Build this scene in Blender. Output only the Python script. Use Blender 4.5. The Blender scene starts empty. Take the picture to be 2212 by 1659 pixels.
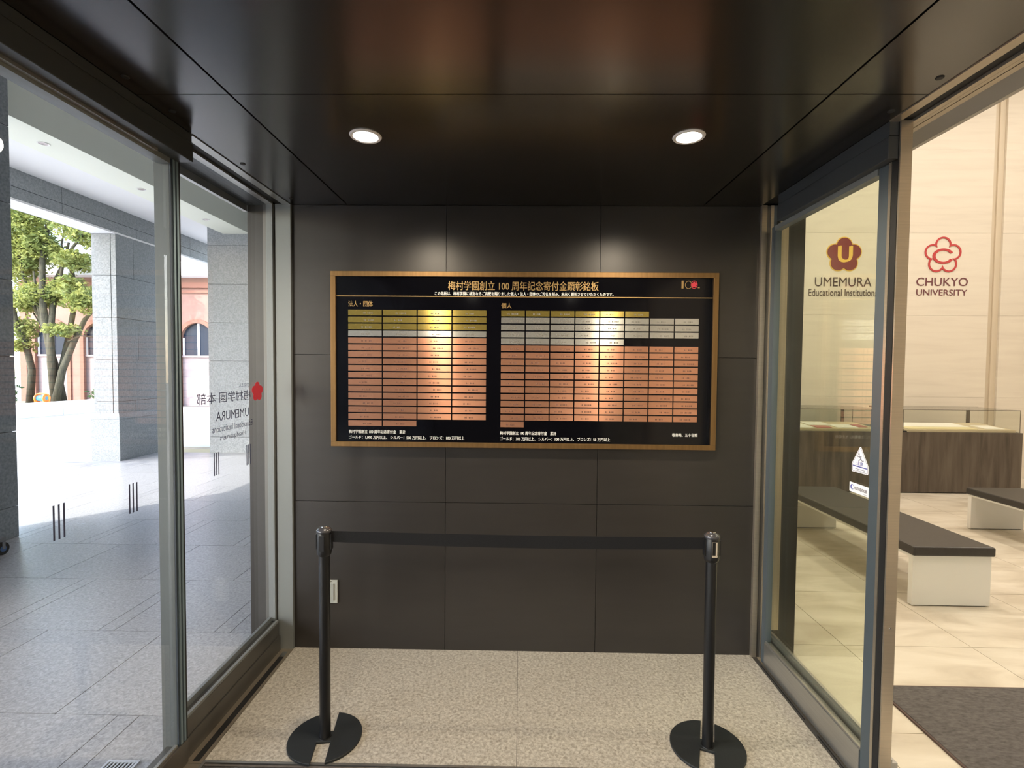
import bpy, bmesh, math, random
from mathutils import Vector, Matrix, noise
random.seed(7)
C = bpy.context.scene.collection
S = bpy.context.scene
PI = math.pi

# ------------------------------------------------------------------ camera, world, sun, lights, exposure
YAW, PITCH, ROLL, FPX = -0.01564, -0.03471, 0.008326, 1092.4
fw = Vector((math.sin(YAW)*math.cos(PITCH), math.cos(YAW)*math.cos(PITCH), math.sin(PITCH)))
r0 = Vector((math.cos(YAW), -math.sin(YAW), 0.0)); u0 = r0.cross(fw)
rr = r0*math.cos(ROLL) + u0*math.sin(ROLL); uu = -r0*math.sin(ROLL) + u0*math.cos(ROLL)
camd = bpy.data.cameras.new('camera'); cam = bpy.data.objects.new('camera', camd); C.objects.link(cam)
M = Matrix((( rr.x, uu.x, -fw.x, 0.0), (rr.y, uu.y, -fw.y, -2.7918), (rr.z, uu.z, -fw.z, 1.6), (0, 0, 0, 1)))
cam.matrix_world = M
camd.sensor_width = 36.0; camd.lens = FPX/2212.0*36.0; camd.clip_end = 300; camd.clip_start = 0.02
S.camera = cam
S.view_settings.view_transform = 'Standard'; S.view_settings.look = 'None'
S.view_settings.gamma = 1.0; S.view_settings.use_curve_mapping = False
S.view_settings.exposure = 0.0

SKY, SUN = 1.35, 5.8
w = bpy.data.worlds.new('world'); S.world = w; w.use_nodes = True
nt = w.node_tree; nt.nodes.clear()
sky = nt.nodes.new('ShaderNodeTexSky'); sky.sky_type = 'NISHITA'; sky.sun_disc = False
sky.sun_elevation = math.radians(36); sky.sun_rotation = math.radians(220); sky.air_density = 1.0; sky.dust_density = 1.2; sky.ozone_density = 1.0
hs = nt.nodes.new('ShaderNodeHueSaturation'); hs.inputs['Saturation'].default_value = 0.80
bg = nt.nodes.new('ShaderNodeBackground'); bg.inputs['Strength'].default_value = SKY
wo = nt.nodes.new('ShaderNodeOutputWorld')
nt.links.new(sky.outputs[0], hs.inputs['Color']); nt.links.new(hs.outputs[0], bg.inputs[0]); nt.links.new(bg.outputs[0], wo.inputs[0])

def light(name, kind, loc, energy, color, direction=None, **kw):
    d = bpy.data.lights.new(name, kind); o = bpy.data.objects.new(name, d); C.objects.link(o)
    d.energy = energy; d.color = color; o.location = loc
    if direction is not None: o.rotation_euler = Vector(direction).to_track_quat('-Z', 'Y').to_euler()
    for k, v in kw.items(): setattr(d, k, v)
    return o
light('sun', 'SUN', (-20, -20, 20), SUN, (1.0, 0.95, 0.87), (0.526, 0.615, -0.588), angle=0.009)
WARM = (1.0, 0.92, 0.835)
for lx, ly in ((2.9, -1.2), (2.5, 1.4), (5.4, -1.2), (5.4, 1.6), (7.4, 2.2), (2.4, 3.4)):  # last lamp added to brighten the lobby floor behind the glass
    light('lobby_lamp_light', 'AREA', (lx, ly, 5.95), 47, WARM, (0, 0, -1), shape='DISK', size=0.6)
for lx in (3.2, 5.4, 7.6):
    light('wall_washer_light', 'AREA', (lx, 3.3, 5.9), 11, WARM, (0, 0.42, -0.9), shape='DISK', size=0.35)
DOWN = [(-0.599, -0.833), (0.633, -0.831), (-0.599, -3.6), (0.633, -3.6)]
for lx, ly in DOWN:
    light('downlight_light', 'SPOT', (lx, ly, 2.455), 72, (1.0, 0.84, 0.63), (0, 0, -1), spot_size=math.radians(165), spot_blend=0.6, shadow_soft_size=0.05)

# ------------------------------------------------------------------ materials
MATS = {}
def mat(name, base=(0.5, 0.5, 0.5), rough=0.5, metal=0.0, spec=0.5, emit=None, estr=1.0):
    if name in MATS: return MATS[name]
    m = bpy.data.materials.new(name); m.use_nodes = True; MATS[name] = m
    b = m.node_tree.nodes['Principled BSDF']
    b.inputs['Base Color'].default_value = (*base, 1); b.inputs['Roughness'].default_value = rough
    b.inputs['Metallic'].default_value = metal; b.inputs['Specular IOR Level'].default_value = spec
    if emit: b.inputs['Emission Color'].default_value = (*emit, 1); b.inputs['Emission Strength'].default_value = estr
    return m
def nodes(m): return m.node_tree.nodes, m.node_tree.links, m.node_tree.nodes['Principled BSDF']
def mottled(name, cols, scale=(1, 1, 1), nscale=10.0, detail=4.0, rough=0.5, metal=0.0, bump=0.0, kind='noise', spec=0.5, stops=None, dist=0.0, nrough=0.55, bdist=0.002):
    """colour ramp over noise in world-size coordinates, optional fine relief"""
    m = mat(name, cols[0], rough, metal, spec); N, L, b = nodes(m)
    tc = N.new('ShaderNodeNewGeometry'); mp = N.new('ShaderNodeMapping'); mp.inputs['Scale'].default_value = scale
    L.new(tc.outputs['Position'], mp.inputs[0])
    if kind == 'noise':
        t = N.new('ShaderNodeTexNoise'); t.inputs['Scale'].default_value = nscale; t.inputs['Detail'].default_value = detail; t.inputs['Roughness'].default_value = nrough; t.inputs['Distortion'].default_value = dist; out = t.outputs['Fac']
    else:
        t = N.new('ShaderNodeTexVoronoi'); t.inputs['Scale'].default_value = nscale; out = t.outputs['Distance']
    L.new(mp.outputs[0], t.inputs['Vector'])
    r = N.new('ShaderNodeValToRGB'); L.new(out, r.inputs[0])
    e = r.color_ramp.elements
    st = stops or [0.3 + 0.4*i/(len(cols)-1) for i in range(len(cols))]
    while len(e) < len(cols): e.new(0.5)
    for i, c in enumerate(cols): e[i].position = st[i]; e[i].color = (*c, 1)
    L.new(r.outputs[0], b.inputs['Base Color'])
    if bump:
        bp = N.new('ShaderNodeBump'); bp.inputs['Strength'].default_value = bump; bp.inputs['Distance'].default_value = bdist
        L.new(out, bp.inputs['Height']); L.new(bp.outputs[0], b.inputs['Normal'])
    return m
def tone_by_object(m, amount):
    """slight shade difference from one stone or panel to the next"""
    N, L, b = nodes(m); src = b.inputs['Base Color'].links[0].from_socket if b.inputs['Base Color'].links else None
    oi = N.new('ShaderNodeObjectInfo'); mr = N.new('ShaderNodeMapRange'); mr.inputs['To Min'].default_value = 1-amount; mr.inputs['To Max'].default_value = 1+amount
    L.new(oi.outputs['Random'], mr.inputs['Value'])
    h = N.new('ShaderNodeHueSaturation'); L.new(mr.outputs[0], h.inputs['Value'])
    if src: L.new(src, h.inputs['Color'])
    else: h.inputs['Color'].default_value = b.inputs['Base Color'].default_value
    L.new(h.outputs[0], b.inputs['Base Color']); return m
def glass(name, tint, ior=1.45):
    m = bpy.data.materials.new(name); m.use_nodes = True; N, L = m.node_tree.nodes, m.node_tree.links; N.clear()
    t = N.new('ShaderNodeBsdfTransparent'); t.inputs[0].default_value = (*tint, 1)
    g = N.new('ShaderNodeBsdfGlossy'); g.inputs['Roughness'].default_value = 0.0
    f = N.new('ShaderNodeFresnel'); ge = N.new('ShaderNodeNewGeometry')
    mr = N.new('ShaderNodeMapRange'); mr.inputs['To Min'].default_value = ior; mr.inputs['To Max'].default_value = 1.0/ior    # same pane reflectance from either face
    L.new(ge.outputs['Backfacing'], mr.inputs['Value']); L.new(mr.outputs[0], f.inputs['IOR'])
    x = N.new('ShaderNodeMixShader'); o = N.new('ShaderNodeOutputMaterial')
    L.new(f.outputs[0], x.inputs[0]); L.new(t.outputs[0], x.inputs[1]); L.new(g.outputs[0], x.inputs[2]); L.new(x.outputs[0], o.inputs[0])
    return m
wallpanel = mottled('dark_wall_panel', [(0.024, 0.021, 0.0185), (0.028, 0.0245, 0.022)], (1, 1, 6), 3.0, 4, rough=0.34, spec=0.6)
tone_by_object(wallpanel, 0.05)
ceilpanel = mat('dark_ceiling_panel', (0.009, 0.0072, 0.006), 0.21, 0, 0.8); ceilpanel.node_tree.nodes['Principled BSDF'].inputs['IOR'].default_value = 1.85
joint = mat('dark_joint', (0.006, 0.006, 0.006), 0.8)
steel = mottled('hairline_steel', [(0.46, 0.455, 0.435), (0.52, 0.515, 0.495)], (1, 1, 40), 5.0, 3, rough=0.33, metal=0.9)
steel_cool = mat('cool_anodised_frame', (0.22, 0.235, 0.235), 0.42, 0.3)
stile_grey = mat('grey_stile', (0.10, 0.112, 0.112), 0.45, 0.2)
strip_light = mat('light_grey_strip', (0.15, 0.205, 0.24), 0.5); strip_dark = mat('slate_strip', (0.03, 0.042, 0.056), 0.5)
steel_blue = mat('blue_grey_stile', (0.085, 0.105, 0.12), 0.45, 0.3)
steel_dark = mat('dark_steel', (0.17, 0.165, 0.155), 0.42, 0.8)
cover_paint = mat('graphite_cover', (0.060, 0.066, 0.070), 0.38, 0.3)
gasket = mat('black_gasket', (0.010, 0.010, 0.010), 0.6)
warmsteel = mottled('warm_steel', [(0.50, 0.44, 0.35), (0.56, 0.49, 0.39)], (1, 1, 40), 5.0, 3, rough=0.36, metal=0.85)
clear_glass = glass('clear_glass', (0.985, 0.99, 0.99))
green_glass = glass('greenish_glass', (0.982, 1.0, 0.960))
case_glass = glass('showcase_glass', (0.97, 0.975, 0.95))
granite_in = mottled('beige_granite', [(0.265, 0.24, 0.20), (0.43, 0.40, 0.345), (0.58, 0.55, 0.485)], (1, 1, 1), 78, 5, rough=0.40, stops=[0.33, 0.50, 0.66], bump=0.12, dist=0.6, nrough=0.62)
granite_out = mottled('grey_granite', [(0.29, 0.29, 0.30), (0.41, 0.41, 0.425), (0.53, 0.535, 0.555)], (1, 1, 1), 62, 5, rough=0.30, stops=[0.33, 0.50, 0.66], bump=0.15, dist=0.8, nrough=0.62)
tone_by_object(granite_out, 0.04)
plaza_mat = mottled('pale_paving', [(0.55, 0.54, 0.51), (0.66, 0.65, 0.62)], (1, 1, 1), 3, 5, rough=0.7)
stone = mottled('grey_stone_cladding', [(0.20, 0.215, 0.225), (0.25, 0.265, 0.275), (0.30, 0.315, 0.325)], (1, 1, 1), 48, 6, rough=0.6, bump=0.1, stops=[0.36, 0.5, 0.64])
tone_by_object(stone, 0.07)
stone_joint = mat('stone_joint', (0.07, 0.075, 0.08), 0.9)
ext_paint = mat('pale_soffit_paint', (0.80, 0.81, 0.70), 0.7)
ext_paint2 = mat('white_soffit_paint', (0.80, 0.79, 0.79), 0.7)
beige_tile = mottled('beige_floor_tile', [(0.50, 0.44, 0.345), (0.62, 0.56, 0.455), (0.72, 0.665, 0.56)], (0.5, 1.6, 1), 3.2, 6, rough=0.34, stops=[0.34, 0.5, 0.66], dist=0.7)
tone_by_object(beige_tile, 0.035)
tile_joint = mat('tile_joint', (0.30, 0.26, 0.20), 0.9)
lobby_stone = mottled('cream_lobby_stone', [(0.68, 0.62, 0.53), (0.735, 0.675, 0.58), (0.765, 0.71, 0.61)], (0.35, 1, 4.0), 3.0, 7, rough=0.6, stops=[0.25, 0.48, 0.72], dist=0.5)
tone_by_object(lobby_stone, 0.02)
lobby_band = mat('tan_groove_lining', (0.64, 0.555, 0.43), 0.55)
lobby_white = mat('lobby_ceiling_paint', (0.75, 0.72, 0.66), 0.8)
mat_grey = mottled('grey_mat_pile', [(0.085, 0.078, 0.074), (0.15, 0.138, 0.13)], (1, 2.5, 1), 38, 5, rough=0.95, bump=0.5, spec=0.1)
mat_edge = mat('mat_rubber_edge', (0.09, 0.055, 0.045), 0.7)
darkwood = mottled('dark_wood_veneer', [(0.050, 0.037, 0.028), (0.085, 0.066, 0.050), (0.115, 0.092, 0.070)], (9, 9, 0.9), 1.4, 7, rough=0.5, stops=[0.34, 0.5, 0.66], dist=0.4)
tray_mat = mat('cream_display_tray', (0.60, 0.52, 0.36), 0.6)
paper = mat('printed_paper', (0.88, 0.87, 0.82), 0.7)
paper_y = mat('yellowed_paper', (0.78, 0.70, 0.42), 0.7)
pinkcloth = mat('pink_cover', (0.52, 0.20, 0.19), 0.7)
leather = mottled('black_bench_leather', [(0.026, 0.023, 0.021), (0.034, 0.031, 0.028)], (1, 1, 1), 60, 3, rough=0.42, bump=0.1)
white_board = mat('white_bench_panel', (0.70, 0.68, 0.63), 0.45)
black_post = mat('black_powder_coat', (0.008, 0.008, 0.009), 0.38)
black_base = mottled('black_cast_base', [(0.010, 0.013, 0.015), (0.014, 0.018, 0.020)], (1, 1, 1), 200, 2, rough=0.52)
chrome = mat('chrome', (0.75, 0.75, 0.75), 0.12, 1.0)
belt_mat = mottled('black_belt_webbing', [(0.012, 0.012, 0.013), (0.020, 0.020, 0.021)], (1, 1, 1), 400, 2, rough=0.85, spec=0.2)
bronze_frame = mottled('bronze_frame', [(0.19, 0.110, 0.042), (0.24, 0.14, 0.055)], (40, 40, 1), 2, 2, rough=0.42, metal=0.7)
board_black = mat('gloss_black_board', (0.0025, 0.0025, 0.0040), 0.10, 0, 0.35)
gold_text = mat('gold_lettering', (0.36, 0.235, 0.095), 0.45, 0.55)
white_text = mat('white_lettering', (0.78, 0.78, 0.75), 0.5)
white_pl = mat('white_plastic', (0.36, 0.37, 0.34), 0.4)
trimring = mat('downlight_trim', (0.80, 0.74, 0.70), 0.5)
lamp_on = mat('lamp_glow', (1, 1, 1), 0.5, emit=(1.0, 0.93, 0.80), estr=26)
lamp_lobby = mat('lobby_lamp_glow', (1, 1, 1), 0.5, emit=(1.0, 0.82, 0.6), estr=20)
red_sign = mat('emblem_red', (0.50, 0.030, 0.050), 0.6)
maroon = mat('emblem_maroon', (0.20, 0.028, 0.026), 0.5)
yellow_e = mat('emblem_yellow', (0.80, 0.52, 0.09), 0.5)
crimson = mat('emblem_crimson', (0.50, 0.055, 0.06), 0.5)
signbrown = mat('sign_letter_brown', (0.085, 0.055, 0.05), 0.6)
signplum = mat('sign_letter_plum', (0.16, 0.050, 0.060), 0.6)
frost_dark = mat('glass_letter_dark', (0.030, 0.035, 0.075), 0.7)
stk_white = mat('sticker_white', (0.80, 0.81, 0.85), 0.5)
stk_blue = mat('sticker_blue', (0.05, 0.06, 0.33), 0.5)
stk_grey = mat('sticker_grey', (0.22, 0.22, 0.28), 0.5)
salmon = mottled('salmon_stucco', [(0.27, 0.155, 0.125), (0.32, 0.19, 0.155)], (1, 1, 1), 3, 5, rough=0.85, bump=0.1)
palepink = mottled('pale_pink_stucco', [(0.31, 0.25, 0.255), (0.36, 0.30, 0.305)], (1, 1, 1), 3, 5, rough=0.85)
mould_pink = mat('pink_moulding', (0.26, 0.12, 0.085), 0.8)
eave_white = mat('white_eave', (0.78, 0.79, 0.80), 0.7)
roof_grey = mat('grey_roof_metal', (0.30, 0.33, 0.32), 0.5, 0.2)
win_dark = mat('dark_window_glass', (0.02, 0.03, 0.05), 0.25, 0, 0.1)
bark = mottled('mossy_bark', [(0.025, 0.022, 0.015), (0.05, 0.048, 0.028), (0.075, 0.068, 0.045)], (6, 6, 1), 4, 5, rough=0.9, bump=0.6, bdist=0.02)
orange_pl = mat('orange_plastic', (0.85, 0.22, 0.03), 0.4)
blue_hose = mat('teal_hose', (0.05, 0.28, 0.40), 0.5)
curb_mat = mottled('white_concrete', [(0.68, 0.67, 0.65), (0.76, 0.75, 0.73)], (1, 1, 1), 6, 5, rough=0.8)
fence_mat = mat('white_painted_fence', (0.6, 0.65, 0.7), 0.5)
rubber = mat('black_rubber', (0.02, 0.02, 0.02), 0.8)
wheel_blue = mat('blue_wheel_hub', (0.06, 0.13, 0.30), 0.5)
cart_grey = mat('grey_cart', (0.2, 0.2, 0.21), 0.6)
def leafmat(name, c1, c2):
    m = mottled(name, [c1, c2], (1, 1, 1), 3.0, 3, rough=0.6); N, L, b = nodes(m)
    src = b.inputs['Base Color'].links[0].from_socket
    tr = N.new('ShaderNodeBsdfTranslucent'); mx = N.new('ShaderNodeMixShader'); mx.inputs[0].default_value = 0.5
    out = [n for n in N if n.type == 'OUTPUT_MATERIAL'][0]
    L.new(src, tr.inputs[0]); L.new(b.outputs[0], mx.inputs[1]); L.new(tr.outputs[0], mx.inputs[2]); L.new(mx.outputs[0], out.inputs[0]); return m
leaf = leafmat('tree_leaf', (0.15, 0.21, 0.065), (0.40, 0.41, 0.115))
shrub_leaf = leafmat('shrub_leaf', (0.05, 0.12, 0.05), (0.12, 0.22, 0.09))
def plate_mat(name, col, rough=0.27):
    """brushed metal, grain running sideways"""
    m = mat(name, col, rough, 0.78); N, L, b = nodes(m)
    b.inputs['Anisotropic'].default_value = 0.97; b.inputs['Anisotropic Rotation'].default_value = 0.25
    tg = N.new('ShaderNodeTangent'); tg.direction_type = 'UV_MAP'; tg.uv_map = 'UVMap'; L.new(tg.outputs[0], b.inputs['Tangent'])
    oi = N.new('ShaderNodeObjectInfo'); mr = N.new('ShaderNodeMapRange'); mr.inputs['To Min'].default_value = 0.9; mr.inputs['To Max'].default_value = 1.08
    L.new(oi.outputs['Random'], mr.inputs['Value']); h = N.new('ShaderNodeHueSaturation'); h.inputs['Color'].default_value = (*col, 1)
    L.new(mr.outputs[0], h.inputs['Value']); L.new(h.outputs[0], b.inputs['Base Color']); return m
p_gold = plate_mat('gold_plate', (0.46, 0.36, 0.10)); p_silver = plate_mat('silver_plate', (0.60, 0.60, 0.57)); p_bronze = plate_mat('bronze_plate', (0.72, 0.36, 0.23), 0.29)

# ------------------------------------------------------------------ helpers
def wl(o):
    v = Vector((0, 0, 0))
    while o is not None: v = v + o.location; o = o.parent
    return v
def link(name, me, parent=None, loc=(0, 0, 0)):
    o = bpy.data.objects.new(name, me); C.objects.link(o)
    if parent is not None: o.parent = parent; o.location = Vector(loc) - wl(parent)
    else: o.location = loc
    return o
def thing(name, label, cat, loc, group=None):
    o = bpy.data.objects.new(name, None); C.objects.link(o); o.location = loc; o.empty_display_size = 0.1
    o['label'] = label; o['category'] = cat
    if group: o['group'] = group
    return o
def struct(name, label, cat, loc=(0, 0, 0)):
    o = thing(name, label, cat, loc); o['kind'] = 'structure'; return o
class MB:
    """collects boxes, prisms and tubes in world coordinates; build() links ONE mesh object"""
    def __init__(s): s.v = []; s.f = []; s.sm = []
    def add(s, vs, fs, smooth=False):
        n = len(s.v); s.v += [tuple(x) for x in vs]; s.f += [tuple(i+n for i in f) for f in fs]; s.sm += [smooth]*len(fs); return s
    def box(s, x0, x1, y0, y1, z0, z1):
        if x0 > x1: x0, x1 = x1, x0
        if y0 > y1: y0, y1 = y1, y0
        vs = [(x0, y0, z0), (x1, y0, z0), (x1, y1, z0), (x0, y1, z0), (x0, y0, z1), (x1, y0, z1), (x1, y1, z1), (x0, y1, z1)]
        return s.add(vs, [(3, 2, 1, 0), (4, 5, 6, 7), (0, 1, 5, 4), (1, 2, 6, 5), (2, 3, 7, 6), (3, 0, 4, 7)])
    def prism(s, pts, fn, d0, d1):
        """pts 2D counter-clockwise outline; fn(a, b, d) gives the 3D point"""
        n = len(pts); vs = [fn(a, b, d0) for a, b in pts] + [fn(a, b, d1) for a, b in pts]
        fs = [tuple(range(n-1, -1, -1)), tuple(range(n, 2*n))] + [(i, (i+1) % n, n+(i+1) % n, n+i) for i in range(n)]
        return s.add(vs, fs)
    def ring(s, outer, inner, fn, d0, d1):
        n = len(outer); vs = [fn(a, b, d0) for a, b in outer+inner] + [fn(a, b, d1) for a, b in outer+inner]; fs = []
        for i in range(n):
            j = (i+1) % n
            fs += [(i, j, n+j, n+i), (2*n+i, 3*n+i, 3*n+j, 2*n+j), (i, 2*n+i, 2*n+j, j), (n+i, n+j, 3*n+j, 3*n+i)]
        return s.add(vs, fs)
    def tube(s, pts, radii, seg=12, caps=True):
        pts = [Vector(p) for p in pts]; vs = []; fs = []
        for i, p in enumerate(pts):
            t = (pts[min(i+1, len(pts)-1)] - pts[max(i-1, 0)]).normalized()
            a = t.cross(Vector((0, 0, 1)) if abs(t.z) < 0.9 else Vector((0, 1, 0))).normalized(); b = t.cross(a)
            for k in range(seg):
                an = 2*PI*k/seg; vs.append(p + (a*math.cos(an) + b*math.sin(an))*radii[i])
        for i in range(len(pts)-1):
            for k in range(seg):
                k2 = (k+1) % seg; fs.append((i*seg+k, i*seg+k2, (i+1)*seg+k2, (i+1)*seg+k))
        s.add(vs, fs, True)
        if caps:
            n = len(s.v) - len(vs)
            s.f += [tuple(n+k for k in range(seg)), tuple(n+(len(pts)-1)*seg+k for k in range(seg-1, -1, -1))]; s.sm += [False, False]
        return s
    def lathe(s, prof, cx, cy, seg=32):
        vs = []; fs = []
        for r, z in prof:
            for k in range(seg): vs.append((cx+r*math.cos(2*PI*k/seg), cy+r*math.sin(2*PI*k/seg), z))
        for i in range(len(prof)-1):
            for k in range(seg):
                k2 = (k+1) % seg; fs.append((i*seg+k, i*seg+k2, (i+1)*seg+k2, (i+1)*seg+k))
        return s.add(vs, fs, False)
    def build(s, name, m, parent=None, bevel=0, fixn=True):
        me = bpy.data.meshes.new(name); o0 = Vector(s.v[0]) if s.v else Vector()
        mn = [min(v[i] for v in s.v) for i in range(3)]; mx = [max(v[i] for v in s.v) for i in range(3)]
        c = Vector(((mn[0]+mx[0])/2, (mn[1]+mx[1])/2, mn[2]))
        me.from_pydata([Vector(v)-c for v in s.v], [], s.f); me.materials.append(m)
        if fixn:
            bm = bmesh.new(); bm.from_mesh(me); bmesh.ops.recalc_face_normals(bm, faces=bm.faces); bm.to_mesh(me); bm.free()
        me.polygons.foreach_set('use_smooth', s.sm)
        o = link(name, me, parent, c)
        if bevel:
            b = o.modifiers.new('bevel', 'BEVEL'); b.width = bevel; b.segments = 2; b.limit_method = 'ANGLE'
        return o
def box(name, m, parent, x0, x1, y0, y1, z0, z1, bevel=0): return MB().box(x0, x1, y0, y1, z0, z1).build(name, m, parent, bevel, False)
CACHE = {}
def piece(name, m, parent, x0, x1, y0, y1, z0, z1, ch=0.0):
    """one tile, panel or plate; alike pieces share a mesh"""
    sx, sy, sz = round(abs(x1-x0), 4), round(abs(y1-y0), 4), round(abs(z1-z0), 4); key = (name, sx, sy, sz, m.name)
    if key not in CACHE:
        b = MB().box(-sx/2, sx/2, -sy/2, sy/2, 0, sz); me = bpy.data.meshes.new(name); me.from_pydata(b.v, [], b.f); me.materials.append(m)
        uv = me.uv_layers.new(name='UVMap')
        for p in me.polygons:
            for li in p.loop_indices:
                co = me.vertices[me.loops[li].vertex_index].co
                uv.data[li].uv = (co.x+co.y*0.37, co.z+co.y)
        CACHE[key] = me
    return link(name, CACHE[key], parent, ((x0+x1)/2, (y0+y1)/2, min(z0, z1)))
def text(name, body, m, parent, origin, ux, uz, width=None, height=None, bold=0.0, align='L', thick=0.0006):
    """flat lettering: ux reading direction, uz up; scaled to the given width and height"""
    cu = bpy.data.curves.new('t', 'FONT'); cu.body = body; cu.size = 1.0;  cu.resolution_u = 3
    t = bpy.data.objects.new('t', cu); C.objects.link(t)
    dg = bpy.context.evaluated_depsgraph_get(); dg.update()
    me = bpy.data.meshes.new_from_object(t.evaluated_get(dg)); bpy.data.objects.remove(t); bpy.data.curves.remove(cu)
    xs = [v.co.x for v in me.vertices]; ys = [v.co.y for v in me.vertices]
    if not xs: return None
    x0, x1, y0, y1 = min(xs), max(xs), min(ys), max(ys)
    sx = width/(x1-x0) if width else None; sy = height/(y1-y0) if height else None
    sx = sx or sy; sy = sy or sx
    ux, uz = Vector(ux), Vector(uz); nrm = ux.cross(uz)
    off = {'L': x0, 'C': (x0+x1)/2, 'R': x1}[align]
    for v in me.vertices:
        v.co = ux*((v.co.x-off)*sx) + uz*((v.co.y-y0)*sy) + nrm*thick
    if bold:        # heavier strokes: a second pass of the same glyphs, slightly shifted
        bm = bmesh.new(); bm.from_mesh(me); geo = bmesh.ops.duplicate(bm, geom=bm.verts[:]+bm.edges[:]+bm.faces[:])
        bmesh.ops.translate(bm, vec=ux*(bold*1.6*sy)+uz*(bold*0.6*sy)+nrm*0.00008, verts=[v for v in geo['geom'] if isinstance(v, bmesh.types.BMVert)]); bm.to_mesh(me); bm.free()
    me.materials.clear(); me.materials.append(m)
    for p in me.polygons: p.material_index = 0
    return link(name, me, parent, origin)
def flower_outline(r, n=90, d=0.57, pr=0.43, grow=0.0):
    """union outline of five round petals, one pointing up"""
    pts = []; d *= r; pr = pr*r + grow
    for i in range(n):
        th = 2*PI*i/n; best = 0.3*r
        for k in range(5):
            a = PI/2 + 2*PI*k/5; al = th-a; s = d*math.cos(al); q = pr*pr - (d*math.sin(al))**2
            if q >= 0: best = max(best, s+math.sqrt(q))
        pts.append((best*math.cos(th), best*math.sin(th)))
    return pts

# ------------------------------------------------------------------ vestibule shell
W0, W1, H = -1.261, 1.294, 2.477
YB = -5.4
g = 0.0026
wall = struct('wall_back', 'dark charcoal panelled wall carrying the donor board', 'wall')
box('backing', joint, wall, -1.505, 1.537, 0.012, 0.16, 0, 2.60)
zs = [0.0, 0.838, 1.657, H]
xs = [W0, -0.410, 0.433, W1]
for i in range(3):
    for k in range(3):
        piece('panel', wallpanel, wall, xs[i]+(g/2 if i else 0), xs[i+1]-(g/2 if i < 2 else 0), 0, 0.014, zs[k]+(g/2 if k else 0.0), zs[k+1]-g/2)
for x0, x1 in ((-1.509, W0-0.001), (W1+0.001, 1.540)):
    piece('edge_panel', wallpanel, wall, x0, x1, -0.0, 0.014, 0.0, 2.477)
box('return_panel', wallpanel, wall, -1.510, -1.5045, 0.014, 0.16, 0, 2.6); box('return_panel', wallpanel, wall, 1.5365, 1.5405, 0.014, 0.16, 0, 2.6)
core = struct('wall_core', 'solid wall block behind the panelled wall', 'wall')
box('core', stone_joint, core, -1.30, 1.30, 0.161, 6.2, 0, 5.0)

ceil = struct('ceiling', 'dark satin metal panel ceiling with two downlights', 'ceiling')
box('backing', joint, ceil, -1.51, 1.55, YB, 0.0, H+0.012, H+0.10)
cx_ = [W0, -0.953, 0.984, W1]; cy_ = [0.0, -1.130, -2.26, -3.39, -4.52, YB]
for i in range(3):
    for k in range(5):
        piece('panel', ceilpanel, ceil, cx_[i]+(0.004 if i else 0), cx_[i+1]-(0.004 if i < 2 else 0), cy_[k]-(0.0015 if k else 0), cy_[k+1]+0.0015, H, H+0.010)
for x, y in ((-1.217, -1.23), (-1.216, -1.022), (-1.222, -0.564), (-1.216, -0.113), (1.252, -1.223), (1.252, -1.024)):
    MB().lathe([(0.0001, H-0.003), (0.010, H-0.003), (0.012, H)], x, y, 14).build('panel_screw', gasket, ceil)

floor = struct('floor', 'speckled beige granite vestibule floor', 'floor')
box('bed', joint, floor, -1.33, 1.36, YB, 0.0, -0.08, -0.012)
for x0, x1 in ((-1.262, 0.0), (0.0, 1.300)):
    for y0, y1 in ((-0.822, 0.0), (-3.40, -2.6), (-4.4, -3.40), (YB, -4.4)):
        piece('slab', granite_in, floor, x0+0.0008, x1-0.0008, y0+0.0008, y1-0.0008, -0.03, 0.0)
rec = struct('trim_1', 'recessed entrance mat with pale metal rim in the floor', 'floor trim')
for a in ((-1.262, 1.30, -0.834, -0.824), (-1.262, 1.30, -2.60, -2.588), (-1.262, -1.250, -2.588, -0.834), (1.288, 1.30, -2.588, -0.834)):
    box('rim', steel, rec, *a, -0.02, 0.001)
MB().box(-1.25, 1.288, -2.588, -0.834, -0.04, -0.008).build('mat_bed', joint, rec)
k = 0; y = -0.838
while y > -2.58:
    piece('slat', steel_dark if k % 2 else mat_grey, rec, -1.249, 1.287, y-0.010, y, -0.012, -0.002); y -= 0.014; k += 1
rear = struct('wall_rear', 'dark panelled wall behind the camera', 'wall')
for i in range(3):
    for k in range(3):
        piece('panel', wallpanel, rear, xs[i]+g/2, xs[i+1]-g/2, YB-0.014, YB, zs[k]+g/2, zs[k+1]-g/2)
box('backing', joint, rear, -1.51, 1.55, YB-0.12, YB-0.014, 0, 2.6)

for n_, (x, y) in enumerate(DOWN):
    t = thing('downlight', ['lit round recessed downlight in the dark ceiling, left one', 'lit round recessed downlight in the dark ceiling, right one',
              'lit recessed ceiling downlight behind the camera, towards the glass doors', 'lit recessed ceiling downlight behind the camera, towards the lobby'][n_], 'ceiling light', (x, y, H), 'vestibule downlights')
    MB().lathe([(0.045, H+0.004), (0.047, H-0.004), (0.057, H-0.005), (0.0605, H)], x, y, 40).build('trim_ring', trimring, t)
    MB().lathe([(0.0001, H-0.001), (0.0455, H-0.001)], x, y, 40).build('lamp', lamp_on, t)

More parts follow.
